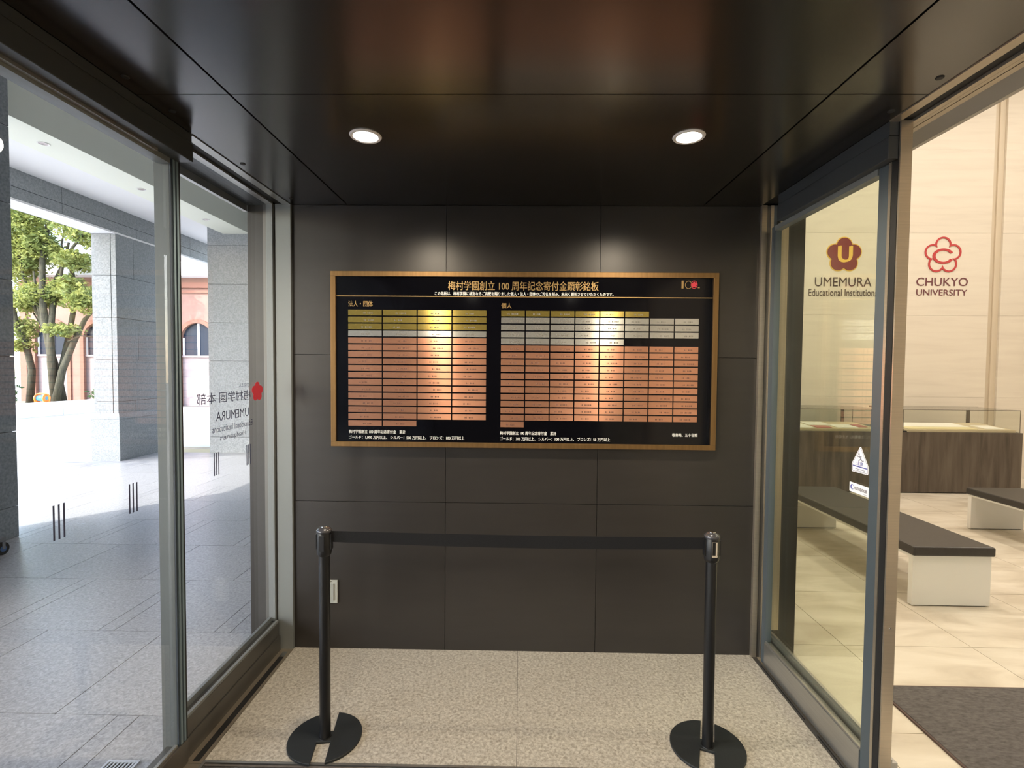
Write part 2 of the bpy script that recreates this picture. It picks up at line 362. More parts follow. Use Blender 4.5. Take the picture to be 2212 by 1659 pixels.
# ------------------------------------------------------------------ left glazing (outside doors)
GL = -1.365
win1 = struct('window_1', 'fixed glass pane beside the outside sliding door, with mirrored lettering', 'window')
box('pane', clear_glass, win1, GL-0.005, GL+0.005, -0.832, -0.028, 0.165, H+0.005)
box('jamb', steel_cool, win1, -1.345, W0-0.001, -0.020, -0.0005, 0.0, H)
box('jamb_strip', steel_cool, win1, -1.392, -1.357, -0.030, -0.0005, 0.165, H); box('jamb_groove', steel_dark, win1, -1.356, -1.346, -0.012, -0.0005, 0.0, H)
box('jamb_back', steel_dark, win1, -1.418, -1.393, -0.012, -0.0005, 0.0, H)
box('bottom_rail', steel_dark, win1, -1.395, -1.335, -0.831, -0.0305, 0.0, 0.160, 0.002)
box('rail_lip', steel_dark, win1, -1.3345, -1.329, -0.831, -0.0305, 0.0, 0.085)
box('rail_bead', steel_cool, win1, -1.352, -1.338, -0.831, -0.031, 0.160, 0.172)
box('rail_bead', steel_cool, win1, -1.395, -1.380, -0.831, -0.031, 0.160, 0.186)
text('lettering', '学校法人', frost_dark, win1, (GL+0.006, -0.275, 1.489), (0, -1, 0), (0, 0, 1), 0.092, 0.019, 0.0)
text('lettering', '梅村学園 本部', frost_dark, win1, (GL+0.006, -0.262, 1.424), (0, -1, 0), (0, 0, 1), 0.425, 0.049, 0.0)
text('lettering', 'UMEMURA', frost_dark, win1, (GL+0.006, -0.281, 1.342), (0, -1, 0), (0, 0, 1), 0.274, 0.042, 0.0)
text('lettering', 'Educational Institutions', frost_dark, win1, (GL+0.006, -0.247, 1.292), (0, -1, 0), (0, 0, 1), 0.336, 0.030, 0.0)
text('lettering', 'Headquarters', frost_dark, win1, (GL+0.006, -0.309, 1.245), (0, -1, 0), (0, 0, 1), 0.217, 0.031, 0.0)
MB().prism(flower_outline(0.055), lambda a, b, d: (GL+d, -0.197-a, 1.459+b*0.92), 0.0055, 0.0065).build('emblem', red_sign, win1)
def marks(parent, yc, zc, gx):
    for k in (-1, 0, 1):
        piece('safety_bar', frost_dark, parent, gx+0.0055, gx+0.0062, yc+k*0.0165-0.0028, yc+k*0.0165+0.0028, zc-0.051, zc+0.051)
marks(win1, -0.555, 1.151, GL); marks(win1, -0.287, 1.147, GL)
door1 = struct('door_1', 'closed sliding glass door to the covered arcade', 'door')
GN = -1.345
box('pane', clear_glass, door1, GN-0.005, GN+0.005, -2.60, -0.885, 0.10, 2.36)
box('stile', stile_grey, door1, -1.389, -1.330, -0.880, -0.834, 0.0, 2.40, 0.001)
box('edge_strip', strip_dark, door1, -1.3299, -1.324, -0.880, -0.872, 0.10, 2.40)
box('edge_strip', strip_light, door1, -1.3299, -1.320, -0.8715, -0.861, 0.10, 2.40)
box('edge_strip', strip_dark, door1, -1.3299, -1.324, -0.8605, -0.854, 0.10, 2.40)
box('edge_strip', strip_light, door1, -1.3299, -1.319, -0.8535, -0.843, 0.10, 2.40)
box('edge_gasket', gasket, door1, -1.3299, -1.319, -0.8425, -0.835, 0.10, 2.40)
box('bottom_rail', steel_dark, door1, -1.375, -1.318, -2.60, -0.834, 0.003, 0.098, 0.001)
box('rail_bead', steel, door1, -1.338, -1.326, -2.60, -0.885, 0.098, 0.110)
box('top_rail', steel_cool, door1, -1.37, -1.322, -2.60, -0.885, 2.352, 2.40)
marks(door1, -1.354, 1.137, GN); marks(door1, -1.071, 1.133, GN)
box('stile', steel, door1, -1.36, -1.322, -2.69, -2.60, 0.0, 2.40)
win3 = struct('window_3', 'glass front of the vestibule behind the camera', 'window')
box('pane', clear_glass, win3, GL-0.005, GL+0.005, YB, -2.72, 0.16, 2.40); box('bottom_rail', steel_dark, win3, -1.395, -1.335, YB, -2.70, 0.0, 0.16)
box('head_rail', steel, win3, -1.40, -1.34, YB, -2.70, 2.40, H)
head = struct('trim_2', 'head track of the outside glass doors', 'door head')
box('edge_strip', steel, head, -1.303, W0-0.001, -0.841, -0.001, H-0.004, H+0.01)
box('slot', gasket, head, -1.352, -1.304, -0.841, -0.001, H+0.004, H+0.02)
box('track_rail', steel, head, -1.372, -1.352, -0.841, -0.031, H-0.006, H+0.006); box('track_rail', steel, head, -1.392, -1.375, -0.841, -0.031, H-0.004, H+0.008)
box('outer_head', cover_paint, head, -1.51, -1.392, YB, -0.001, H-0.002, 2.60)
box('outer_fascia', steel, head, -1.53, -1.51, YB, 0.0, 2.44, 3.2)
cov = struct('trim_3', 'graphite operator cover above the outside sliding door', 'door head')
box('cover', cover_paint, cov, -1.330, W0, -2.75, -0.842, 2.372, 2.440, 0.002)
box('cover_top', cover_paint, cov, -1.330, W0-0.004, -2.75, -0.844, 2.4425, H)
box('cover_back', cover_paint, cov, -1.392, -1.331, -2.75, -0.844, 2.401, H)
box('guide', steel, cov, -1.322, -1.306, -2.75, -0.97, 2.362, 2.372)
th = struct('threshold', 'metal sill with dark guide groove under the outside glass', 'threshold')
box('sill', warmsteel, th, -1.329, -1.2625, -0.84, -0.001, -0.02, 0.0012); box('guide_groove', gasket, th, -1.305, -1.278, -0.83, -0.10, 0.0012, 0.0022)
box('groove_end', chrome, th, -1.305, -1.278, -0.098, -0.05, 0.0012, 0.003)
box('sill', warmsteel, th, -1.33, -1.2625, YB, -0.842, -0.02, 0.0010)

# ------------------------------------------------------------------ right glazing (lobby doors)
GR = 1.375; GS = 1.348
win2 = struct('window_2', 'fixed glass pane of the lobby front behind the open door leaf', 'window')
box('pane', green_glass, win2, GR+0.010, GR+0.020, -0.90, -0.031, 0.16, H-0.02)
box('jamb', warmsteel, win2, W1+0.001, 1.322, -0.022, -0.0005, 0.0, H); box('jamb', steel_dark, win2, 1.3225, 1.342, -0.016, -0.0005, 0.0, H)
box('jamb_strip', warmsteel, win2, 1.3425, 1.358, -0.022, -0.0005, 0.0, H)
box('jamb_strip', steel_blue, win2, 1.3585, 1.375, -0.022, -0.0005, 0.0, H); box('jamb_strip', warmsteel, win2, 1.392, 1.435, -0.030, -0.0005, 0.16, H)
box('bottom_rail', steel, win2, 1.372, 1.405, -0.955, -0.031, 0.0, 0.150, 0.001)
box('rail_bead', steel, win2, 1.378, 1.385, -0.955, -0.031, 0.150, 0.163)
door2 = struct('door_2', 'open sliding glass door leaf with safety stickers, lobby side', 'door')
box('pane', green_glass, door2, GS-0.005, GS+0.005, -0.866, -0.095, 0.12, 2.33)
box('stile', steel_blue, door2, 1.330, 1.366, -0.915, -0.862, 0.004, 2.345, 0.001)
box('stile', steel_blue, door2, 1.330, 1.362, -0.100, -0.060, 0.004, 2.345)
box('edge_strip', warmsteel, door2, 1.327, 1.366, -0.929, -0.9155, 0.004, 2.345)
box('nose', warmsteel, door2, 1.331, 1.372, -0.965, -0.9585, 0.004, H-0.001)
box('edge_gasket', gasket, door2, 1.329, 1.366, -0.958, -0.9295, 0.004, H-0.001)
box('bottom_rail', steel, door2, 1.325, 1.362, -0.861, -0.101, 0.004, 0.128, 0.001)
box('rail_groove', gasket, door2, 1.363, 1.371, -0.955, -0.101, 0.02, 0.118)
box('rail_bead', steel, door2, 1.330, 1.338, -0.861, -0.101, 0.128, 0.136)
box('top_rail', steel_cool, door2, 1.325, 1.362, -0.861, -0.101, 2.322, 2.3455)
# stickers on the leaf (read from inside the vestibule)
sx_ = GS-0.006
def RP(a, b, d): return (sx_-d, -a, b)      # a runs to the reader's right
tri = [(0.744, 1.192), (0.748, 1.1905), (0.836, 1.1925), (0.840, 1.197), (0.840, 1.222), (0.838, 1.228), (0.797, 1.292), (0.792, 1.2955), (0.787, 1.292), (0.745, 1.226), (0.743, 1.220)]
stk = MB().prism(tri, RP, 0.0, 0.0007).build('warning_sticker', stk_white, door2)
def inset(pts, f, c): return [(c[0]+(a-c[0])*f, c[1]+(b-c[1])*f) for a, b in pts]
cc = (0.7915, 1.230)
MB().ring(inset(tri, 0.93, cc), inset(tri, 0.885, cc), RP, 0.0007, 0.0010).build('sticker_border', stk_grey, stk)
MB().prism([(0.750, 1.2135), (0.834, 1.2135), (0.834, 1.2175), (0.750, 1.2175)], RP, 0.0007, 0.0011).build('sticker_band', stk_blue, stk)
fig = MB()
def limb(p, q, w_):
    d = Vector((q[0]-p[0], q[1]-p[1])).normalized(); n = Vector((-d.y, d.x))*w_/2
    fig.prism([(p[0]-n.x, p[1]-n.y), (q[0]-n.x, q[1]-n.y), (q[0]+n.x, q[1]+n.y), (p[0]+n.x, p[1]+n.y)], RP, 0.0007, 0.0012)
for p, q, w_ in (((0.786, 1.259), (0.797, 1.247), 0.006), ((0.797, 1.247), (0.786, 1.241), 0.004), ((0.786, 1.241), (0.782, 1.236), 0.003), ((0.797, 1.247), (0.806, 1.239), 0.004), ((0.806, 1.239), (0.813, 1.243), 0.003),
                 ((0.787, 1.258), (0.779, 1.253), 0.003), ((0.779, 1.253), (0.777, 1.259), 0.003), ((0.790, 1.256), (0.800, 1.257), 0.003)): limb(p, q, w_)
fig.prism([(0.7845+0.004*math.cos(2*PI*i/12), 1.2655+0.004*math.sin(2*PI*i/12)) for i in range(12)], RP, 0.0007, 0.0012)
fig.build('sticker_figure', stk_grey, stk)
text('sticker_lettering', '注意', stk_blue, stk, (sx_-0.0010, -0.772, 1.221), (0, -1, 0), (0, 0, 1), 0.039, 0.015, 0.012)
MB().prism([(0.765, 1.204), (0.822, 1.204), (0.822, 1.2065), (0.765, 1.2065)], RP, 0.0007, 0.0011).build('sticker_line', stk_grey, stk)
MB().prism([(0.765, 1.198), (0.822, 1.198), (0.822, 1.2000), (0.765, 1.2000)], RP, 0.0007, 0.0011).build('sticker_line', stk_grey, stk)
st2 = MB().prism([(0.733, 1.1095), (0.736, 1.1075), (0.844, 1.1075), (0.847, 1.1095), (0.847, 1.144), (0.844, 1.146), (0.736, 1.146), (0.733, 1.144)], RP, 0.0, 0.0007).build('name_sticker', stk_white, door2)
cr = [(0.7500+0.0105*math.cos(a), 1.1275+0.0105*math.sin(a)) for a in [math.radians(40+280*i/20) for i in range(21)]]
ci = [(0.7530+0.0075*math.cos(a), 1.1275+0.0075*math.sin(a)) for a in [math.radians(320-280*i/20) for i in range(21)]]
MB().prism(cr+ci, RP, 0.0007, 0.0012).build('sticker_crescent', stk_blue, st2)
text('sticker_lettering', 'AUTODOOR', signbrown, st2, (sx_-0.0010, -0.7625, 1.1205), (0, -1, 0), (0, 0, 1), 0.074, 0.0125, 0.01)
MB().prism([(0.818, 1.112), (0.836, 1.112), (0.836, 1.1135), (0.818, 1.1135)], RP, 0.0007, 0.0011).build('sticker_line', stk_grey, st2)

door3 = struct('door_3', 'post and empty doorway of the open lobby entrance', 'door')

MB().tube([(1.352, -0.9652, 0.66), (1.352, -0.967, 0.66)], [0.004, 0.003], 10).build('screw', chrome, door2)
box('post', warmsteel, door3, 1.335, 1.41, -2.75, -2.65, 0.0, H)
head2 = struct('trim_4', 'head track above the open lobby doorway', 'door head')
box('edge_strip', warmsteel, head2, W1+0.001, 1.330, -2.70, -0.957, H-0.004, H+0.01)
box('slot', gasket, head2, 1.331, 1.372, -2.70, -0.185, H+0.004, H+0.02)
box('track_rail', warmsteel, head2, 1.373, 1.392, -2.70, -0.035, H-0.006, H+0.006); box('track_rail', warmsteel, head2, 1.396, 1.412, -2.70, -0.035, H-0.004, H+0.006); box('track_rail', warmsteel, head2, 1.416, 1.440, -2.70, -0.035, H-0.004, H+0.006)
box('outer_head', mat('grey_head_paint', (0.26, 0.25, 0.235), 0.5), head2, 1.4405, 1.540, YB, -0.001, H-0.002, 2.70)
box('outer_fascia', steel, head2, 1.541, 1.56, YB, 0.0, H-0.002, 3.2)
cov2 = struct('trim_5', 'graphite operator cover above the open door leaf', 'door head')
box('cover', cover_paint, cov2, W1, 1.365, -0.956, -0.185, 2.346, 2.425, 0.002)
box('cover_top', cover_paint, cov2, W1+0.004, 1.365, -0.955, -0.185, 2.4275, H)

win4 = struct('window_4', 'glass of the lobby front behind the camera', 'window')
box('pane', green_glass, win4, GR, GR+0.01, YB, -2.76, 0.1, H); box('bottom_rail', steel, win4, 1.35, 1.40, YB, -2.76, 0.0, 0.1)
th2 = struct('threshold', 'metal sill under the lobby door leaf', 'threshold')
box('sill', steel_dark, th2, 1.3005, 1.324, YB, -0.001, -0.02, 0.0012); box('guide_groove', gasket, th2, 1.309, 1.314, -0.52, -0.10, 0.0012, 0.0020); box('guide_groove', gasket, th2, 1.309, 1.314, -2.60, -0.62, 0.0012, 0.0020)
box('sill_plate', steel, th2, 1.3245, 1.54, YB, -0.966, -0.02, 0.0005)

# ------------------------------------------------------------------ donor board
BY = -0.034
bx0, bx1, bz0, bz1 = -1.036, 1.066, 1.153, 2.111
board = thing('donor_board', 'large black donor recognition board in a bronze frame with rows of metal name plates', 'plaque board', (0.015, 0, bz0))
fwid = 0.027
box('frame', bronze_frame, board, bx0, bx1, BY-0.006, -0.0005, bz1-fwid, bz1, 0.001); box('frame', bronze_frame, board, bx0, bx1, BY-0.006, -0.0005, bz0, bz0+fwid, 0.001)
box('frame', bronze_frame, board, bx0, bx0+fwid, BY-0.006, -0.0005, bz0+fwid, bz1-fwid, 0.001); box('frame', bronze_frame, board, bx1-fwid, bx1, BY-0.006, -0.0005, bz0+fwid, bz1-fwid, 0.001)
box('face', board_black, board, bx0+fwid, bx1-fwid, BY+0.006, -0.0005, bz0+fwid, bz1-fwid)
TY = BY+0.0055
box('divider', gold_text, board, bx0+fwid+0.002, bx1-fwid-0.002, TY-0.0008, TY+0.0005, 1.9755, 1.980)
X, Z = (1, 0, 0), (0, 0, 1)
text('lettering', '梅村学園創立 100 周年記念寄付金顕彰銘板', gold_text, board, (-0.396, TY, 2.012), X, Z, 0.817, 0.050, 0.012)
text('lettering', 'この銘板は、梅村学園に格別なるご高配を賜りました個人・法人・団体のご芳名を刻み、末永く顕彰させていただくものです。', white_text, board, (-0.468, TY, 1.984), X, Z, 0.97, 0.020, 0.022)
text('heading', '法人・団体', gold_text, board, (-0.942, TY, 1.920), X, Z, 0.134, 0.031, 0.014)
text('heading', '個人', gold_text, board, (-0.105, TY, 1.915), X, Z, 0.056, 0.029, 0.014)
text('footnote', '梅村学園創立 100 周年記念寄付金　累計', white_text, board, (-0.940, TY, 1.2245), X, Z, 0.312, 0.020, 0.022)
text('footnote', 'ゴールド：1,000 万円以上、 シルバー：500 万円以上、 ブロンズ：100 万円以上', white_text, board, (-0.940, TY, 1.1935), X, Z, 0.637, 0.020, 0.022)
text('footnote', '梅村学園創立 100 周年記念寄付金　累計', white_text, board, (-0.107, TY, 1.2245), X, Z, 0.308, 0.020, 0.022)
text('footnote', 'ゴールド：300 万円以上、 シルバー：100 万円以上、 ブロンズ：50 万円以上', white_text, board, (-0.107, TY, 1.1935), X, Z, 0.602, 0.020, 0.022)
text('footnote', '敬称略、五十音順', white_text, board, (0.833, TY, 1.2235), X, Z, 0.137, 0.019, 0.022)
text('anniversary_mark', '1', gold_text, board, (0.868, TY, 2.028), X, Z, 0.011, 0.042, 0.0)
FN = lambda cx, cz: (lambda a, b, d: (cx+a, TY-d, cz+b))
def ell(rx, rz, n=28): return [(rx*math.cos(2*PI*i/n), rz*math.sin(2*PI*i/n)) for i in range(n)]
MB().ring(ell(0.019, 0.0215), ell(0.016, 0.0185), FN(0.906, 2.048), 0.0, 0.001).build('anniversary_mark', gold_text, board)
MB().ring(ell(0.018, 0.0215), ell(0.015, 0.0185), FN(0.936, 2.049), 0.0, 0.001).build('anniversary_mark', red_sign, board)
MB().prism(flower_outline(0.0155, 50), FN(0.936, 2.049), 0.0, 0.0011).build('anniversary_flower', red_sign, board)
MB().box(0.956, 0.966, TY-0.001, TY, 2.030, 2.036).build('anniversary_mark', gold_text, board)
# engraving marks: too blurred to read, so short broken strokes
eng = []
for v in range(6):
    b = MB(); x = -0.03 + 0.004*v
    for k in range(5 + v % 3):
        wdt = random.uniform(0.003, 0.007)
        if k == 2: x += 0.008
        b.box(x, x+wdt, -0.0003, 0.0, -0.003, 0.0015); b.box(x+0.001, x+wdt*0.7, -0.0003, 0.0, -0.0045, 0.004); x += wdt+0.0025
    me = bpy.data.meshes.new('engraving'); me.from_pydata(b.v, [], b.f); eng.append(me)
em = mat('engraved_fill', (0.16, 0.075, 0.05), 0.7); em2 = mat('engraved_fill_dark', (0.15, 0.14, 0.12), 0.7)
eng2 = []
for me in eng:
    m2 = me.copy(); m2.materials.append(em2); me.materials.append(em); eng2.append(m2)
PZ0 = 1.903; RH = (1.903-1.2595)/17.0
def plates(px0, pitch, wdt, rows):
    for r_, (c0, c1, m_) in enumerate(rows):
        zt = PZ0 - r_*RH
        for c in range(c0, c1):
            x = px0 + c*pitch
            o = piece('name_plate', m_, board, x, x+wdt, TY-0.003, TY+0.0005, zt-RH+0.0072, zt)
            e = link('engraving', random.choice(eng if m_ is p_bronze else eng2), o, (x+wdt/2+random.uniform(-0.008, 0.008), TY-0.0031, zt-RH/2+0.001))
L_ = [(0, 4, p_gold)]*3 + [(0, 4, p_silver)] + [(0, 4, p_bronze)]*12 + [(0, 2, p_bronze)]
plates(-0.942, 0.19085, 0.1838, L_)
R_ = [(0, 6, p_gold)] + [(0, 8, p_silver)]*3 + [(0, 5, p_silver)] + [(0, 8, p_bronze)]*11 + [(0, 1, p_bronze)]
plates(-0.105, 0.13455, 0.1278, R_)

# wall switch plate
ol = thing('switch_plate', 'small white cover plate low on the dark wall behind the left barrier post', 'switch', (-1.05, 0, 0.262))
box('plate', white_pl, ol, -1.085, -1.014, -0.010, -0.0003, 0.262, 0.392, 0.002)
box('insert', mat('plate_insert', (0.30, 0.31, 0.285), 0.4), ol, -1.070, -1.034, -0.016, -0.010, 0.280, 0.374, 0.001)
MB().tube([(-1.05, -0.0102, 0.386), (-1.05, -0.0115, 0.386)], [0.003, 0.0025], 8).build('screw', chrome, ol)

# ------------------------------------------------------------------ belt barrier: two posts and the belt
def slotted_base(cx, cy, R, ang, hw, depth0):
    pts = []; n = 20
    a0 = math.asin(hw/R)
    def arc(s, e):
        return [(R*math.cos(s+(e-s)*i/n), R*math.sin(s+(e-s)*i/n)) for i in range(n+1)]
    # slots open at local -y and +y
    pts += arc(-PI/2+a0, PI/2-a0) + [(hw, depth0), (-hw, depth0)] + arc(PI/2+a0, 3*PI/2-a0) + [(-hw, -depth0), (hw, -depth0)]
    ca, sa = math.cos(ang), math.sin(ang)
    return lambda a, b, d: (cx+a*ca-b*sa, cy+a*sa+b*ca, d), pts
def stanchion(x, y, ang, side, label):
    t = thing('barrier_post', label, 'barrier post', (x, y, 0), 'belt barrier posts')
    fn, pts = slotted_base(x, y, 0.152, ang, 0.0285, 0.030)
    o = MB().prism(pts, fn, 0.0005, 0.011).build('base', black_base, t, 0.002)
    MB().lathe([(0.0001, 0.014), (0.0255, 0.014), (0.0265, 0.011)], x, y, 28).build('foot_collar', black_post, t)
    b = MB().lathe([(0.0225, 0.012), (0.0225, 0.80)], x, y, 32); b.sm = [True]*len(b.f); b.build('pole', black_post, t)
    b = MB().lathe([(0.0226, 0.795), (0.0285, 0.803), (0.0300, 0.812), (0.0300, 0.893), (0.0285, 0.897)], x, y, 32); b.sm = [True]*len(b.f); hd = b.build('head', black_post, t)
    b = MB().lathe([(0.0290, 0.894), (0.0320, 0.898), (0.0320, 0.906), (0.026, 0.911), (0.018, 0.9175), (0.0001, 0.9190)], x, y, 32); b.sm = [True]*len(b.f); b.build('cap', mat('dark_cap', (0.10, 0.10, 0.11), 0.25, 0.6), t)
    MB().lathe([(0.0001, 0.9215), (0.013, 0.9212), (0.014, 0.9185)], x, y, 20).build('cap_badge', chrome, t)
    for a in (0, PI/2, PI, 1.5*PI):
        aa = a + PI/4*0
        cx_, cy_ = x+0.031*math.cos(aa), y+0.031*math.sin(aa)
        dx, dy = abs(math.sin(aa))*0.009+0.0025, abs(math.cos(aa))*0.009+0.0025
        MB().box(cx_-dx, cx_+dx, cy_-dy, cy_+dy, 0.823, 0.887).build('belt_clip', chrome if (side > 0 and a == 1.5*PI) else black_post, hd, 0.001)
    if side > 0:
        MB().box(x-0.012, x+0.012, y-0.0345, y-0.0335, 0.826, 0.829).build('clip_edge', chrome, hd); MB().box(x-0.0095, x+0.0035, y-0.0342, y-0.0332, 0.832, 0.886).build('clip_face', black_post, hd)
    return t
P1, P2 = (-0.820, -0.693), (0.804, -0.700)
stanchion(*P1, math.radians(9), -1, 'black belt barrier post with slotted round base, standing beside the outside glass')
stanchion(*P2, math.radians(-20.5), 1, 'black belt barrier post with chrome clip, standing beside the lobby door')
bm_ = MB(); n = 40; vs = []; fs = []
for i in range(n+1):
    t_ = i/n; x = -0.789 + t_*(0.772+0.789); sag = 0.0105*4*t_*(1-t_)
    zt = 0.9005 + (0.8955-0.9005)*t_ - sag*0.45; zb = 0.8535 + (0.8465-0.8535)*t_ - sag
    zt = min(zt, 0.9); ya = P1[1]+(P2[1]-P1[1])*t_
    vs += [(x, ya-0.0008, zb), (x, ya-0.0008, zt), (x, ya+0.0008, zt), (x, ya+0.0008, zb)]
for i in range(n):
    for k in range(4): fs.append((i*4+k, i*4+(k+1) % 4, (i+1)*4+(k+1) % 4, (i+1)*4+k))
bl = bm_.add(vs, fs).build('barrier_belt', belt_mat)
bl['label'] = 'black retractable belt stretched between the two barrier posts'; bl['category'] = 'belt'

# ------------------------------------------------------------------ lobby
LX1, LY1, LY0, LH = 9.6, 4.77, -5.4, 6.0
lf = struct('floor_lobby', 'beige polished stone tile floor of the lobby', 'floor')
box('bed', tile_joint, lf, 1.3245, LX1, LY0, LY1, -0.08, -0.0025)
jx = [1.5405] + [1.89+0.733*i for i in range(11)]; jx = [x for x in jx if x < LX1] + [LX1]
jy = [0.826+0.709*i for i in range(-9, 6)]; jy = [LY0] + [y for y in jy if LY0+0.1 < y < LY1-0.05] + [LY1]
for i in range(len(jx)-1):
    for k in range(len(jy)-1):
        if jx[i] < 1.6 and jy[k+1] > 0.2 and jy[k] < 0.16: pass
        piece('tile', beige_tile, lf, jx[i]+0.0018, jx[i+1]-0.0018, jy[k]+0.0018, jy[k+1]-0.0018, -0.012, 0.0)
# infill between the leaf and the lobby tiles
box('edge_tile', beige_tile, lf, 1.406, 1.5385, -0.963, -0.001, -0.012, 0.0)
lw = struct('wall_lobby', 'cream stone lobby wall with faint horizontal veining', 'wall')
box('backing', lobby_band, lw, 1.30, LX1, LY1+0.03, LY1+0.2, 0, LH)
hz = [0.0, 1.20, 2.40, 3.60, 4.80, LH]
for xa, xb in ((1.302, 4.10), (4.10, 6.86), (7.03, LX1)):
    for k in range(5):
        piece('stone_panel', lobby_stone, lw, xa+0.001, xb-0.001, LY1, LY1+0.03, hz[k]+0.001, hz[k+1]-0.001)
box('groove_strip', lobby_band, lw, 6.93, 6.97, LY1+0.008, LY1+0.03, 0, LH)
box('side_panel', lobby_stone, lw, 1.302, 1.32, 0.161, LY1, 0, LH)
lr = struct('wall_right', 'cream far side wall of the lobby', 'wall'); box('stone_panel', lobby_stone, lr, LX1, LX1+0.1, LY0, LY1, 0, LH)
lb = struct('wall_front', 'cream lobby wall behind the camera', 'wall'); box('stone_panel', lobby_stone, lb, 1.35, LX1, LY0-0.1, LY0, 0, LH)
lc = struct('ceiling_lobby', 'high pale lobby ceiling', 'ceiling'); box('board', lobby_white, lc, 1.30, LX1+0.1, LY0-0.1, LY1+0.1, LH, LH+0.1)
box('bulkhead', lobby_white, lc, 1.30, 1.541, YB, 0.16, 2.701, LH)
m_lamps = ((2.9, -1.2), (2.5, 1.4), (5.4, -1.2), (5.4, 1.6), (7.4, 2.2), (2.4, 3.4))
LLAB = dict(zip(m_lamps, ('above the floor mat', 'above the near bench', 'in front of the far bench', 'above the far bench', 'nearest the far side wall', 'above the showcase behind the door leaf, added to brighten the floor by the glass')))
for lx, ly in m_lamps:
    t = thing('lobby_light', 'round recessed light in the high lobby ceiling %s' % LLAB[(lx, ly)], 'ceiling light', (lx, ly, LH), 'lobby ceiling lights')
    MB().lathe([(0.0001, LH-0.012), (0.28, LH-0.012), (0.30, LH)], lx, ly, 24).build('lamp', lamp_lobby, t)

mt = thing('floor_mat', 'dark grey pile entrance mat on the beige lobby tiles', 'mat', (2.9, -1.6, 0))
box('pile', mat_grey, mt, 1.805, 4.2, -2.9, -0.275, 0.0005, 0.011)
MB().ring([(1.795, -2.91), (4.21, -2.91), (4.21, -0.265), (1.795, -0.265)], [(1.806, -2.899), (4.199, -2.899), (4.199, -0.276), (1.806, -0.276)], lambda a, b, d: (a, b, d), 0.0005, 0.009).build('edging', mat_edge, mt)

def bench(x0, x1, y0, y1, label):
    t = thing('bench', label, 'bench', ((x0+x1)/2, (y0+y1)/2, 0), 'padded lobby benches')
    o = box('cushion', leather, t, x0-0.008, x1+0.012, y0-0.02, y1+0.02, 0.347, 0.412, 0.012)
    box('rail', white_board, t, x0+0.004, x1-0.004, y0+0.04, y1-0.04, 0.330, 0.3465)
    for a, b in ((y0, y0+0.04), (y1-0.04, y1)):
        box('end_panel', white_board, t, x0+0.002, x1, a, b, 0.006, 0.3465, 0.002)
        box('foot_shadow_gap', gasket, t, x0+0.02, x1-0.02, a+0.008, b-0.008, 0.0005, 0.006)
    return t
bench(2.665, 3.190, 0.625, 2.33, 'black padded bench on white end panels, seen partly through the open glass door leaf')
bench(4.545, 5.075, 0.65, 2.36, 'black padded bench on white end panels, further into the lobby, cut by the frame')

def showcase(x0, y0, label, items):
    x1, y1 = x0+1.541, y0+0.64
    t = thing('showcase', label, 'display case', ((x0+x1)/2, (y0+y1)/2, 0), 'lobby showcases')
    box('cabinet', darkwood, t, x0, x1, y0, y1, 0.012, 0.795, 0.003)
    box('plinth', gasket, t, x0+0.03, x1-0.03, y0+0.03, y1-0.03, 0.0003, 0.012)
    MB().prism([(y0+0.03, 0.796), (y1-0.08, 0.796), (y1-0.08, 0.862), (y0+0.03, 0.825)], lambda a, b, d: (d, a, b), x0+0.05, x1-0.06).build('tray', tray_mat, t)
    gl = MB(); q = 0.006
    gx0, gx1, gy0, gy1, gz = x0+0.02, x1-0.03, y0+0.012, y1-0.02, 1.080
    gf = box('glass_side', case_glass, t, gx0, gx1, gy0, gy0+q, 0.796, gz); box('glass_side', case_glass, t, gx0, gx1, gy1-q, gy1, 0.796, gz)
    box('glass_side', case_glass, t, gx0, gx0+q, gy0+q, gy1-q, 0.796, gz); box('glass_side', case_glass, t, gx1-q, gx1, gy0+q, gy1-q, 0.796, gz)
    box('glass_top', case_glass, t, gx0, gx1, gy0, gy1, gz, gz+q)
    ed = mat('polished_glass_edge', (0.14, 0.12, 0.09), 0.25)
    box('glass_edge', ed, t, gx0, gx1, gy0-0.001, gy0+0.004, gz+0.001, gz+0.0065); box('glass_edge', ed, t, gx0, gx1, gy1-0.004, gy1+0.001, gz+0.002, gz+0.0065)
    for gx in (gx0, gx1): box('glass_edge', ed, t, gx-0.003, gx+0.003, gy0-0.001, gy0+0.003, 0.796, gz)
    box('hinge_post', darkwood, t, x1-0.20, x1-0.165, gy1-0.03, gy1-0.007, 0.796, gz); box('hinge_post', darkwood, t, x0+0.02, x0+0.055, gy1-0.03, gy1-0.007, 0.796, gz)
    box('lock_rail', darkwood, t, x0+0.0, x0+0.16, gy1+0.002, gy1+0.012, gz-0.01, gz+0.012)
    box('lock', gasket, t, x0+0.005, x0+0.06, y0-0.002, y0+0.020, 0.797, 0.810)
    for (u0, u1, v0, v1, m_, nm, lab, gp) in items:
        def zz(v): return 0.825 + 0.037*(v-0.03)/0.53
        o = MB().prism([(y0+v0, zz(v0)+0.0005), (y0+v1, zz(v1)+0.0005), (y0+v1, zz(v1)+0.007), (y0+v0, zz(v0)+0.007)], lambda a, b, d: (d, a, b), x0+u0, x0+u1).build(nm, m_)
        o['label'] = lab; o['category'] = 'document'
        if gp: o['group'] = gp
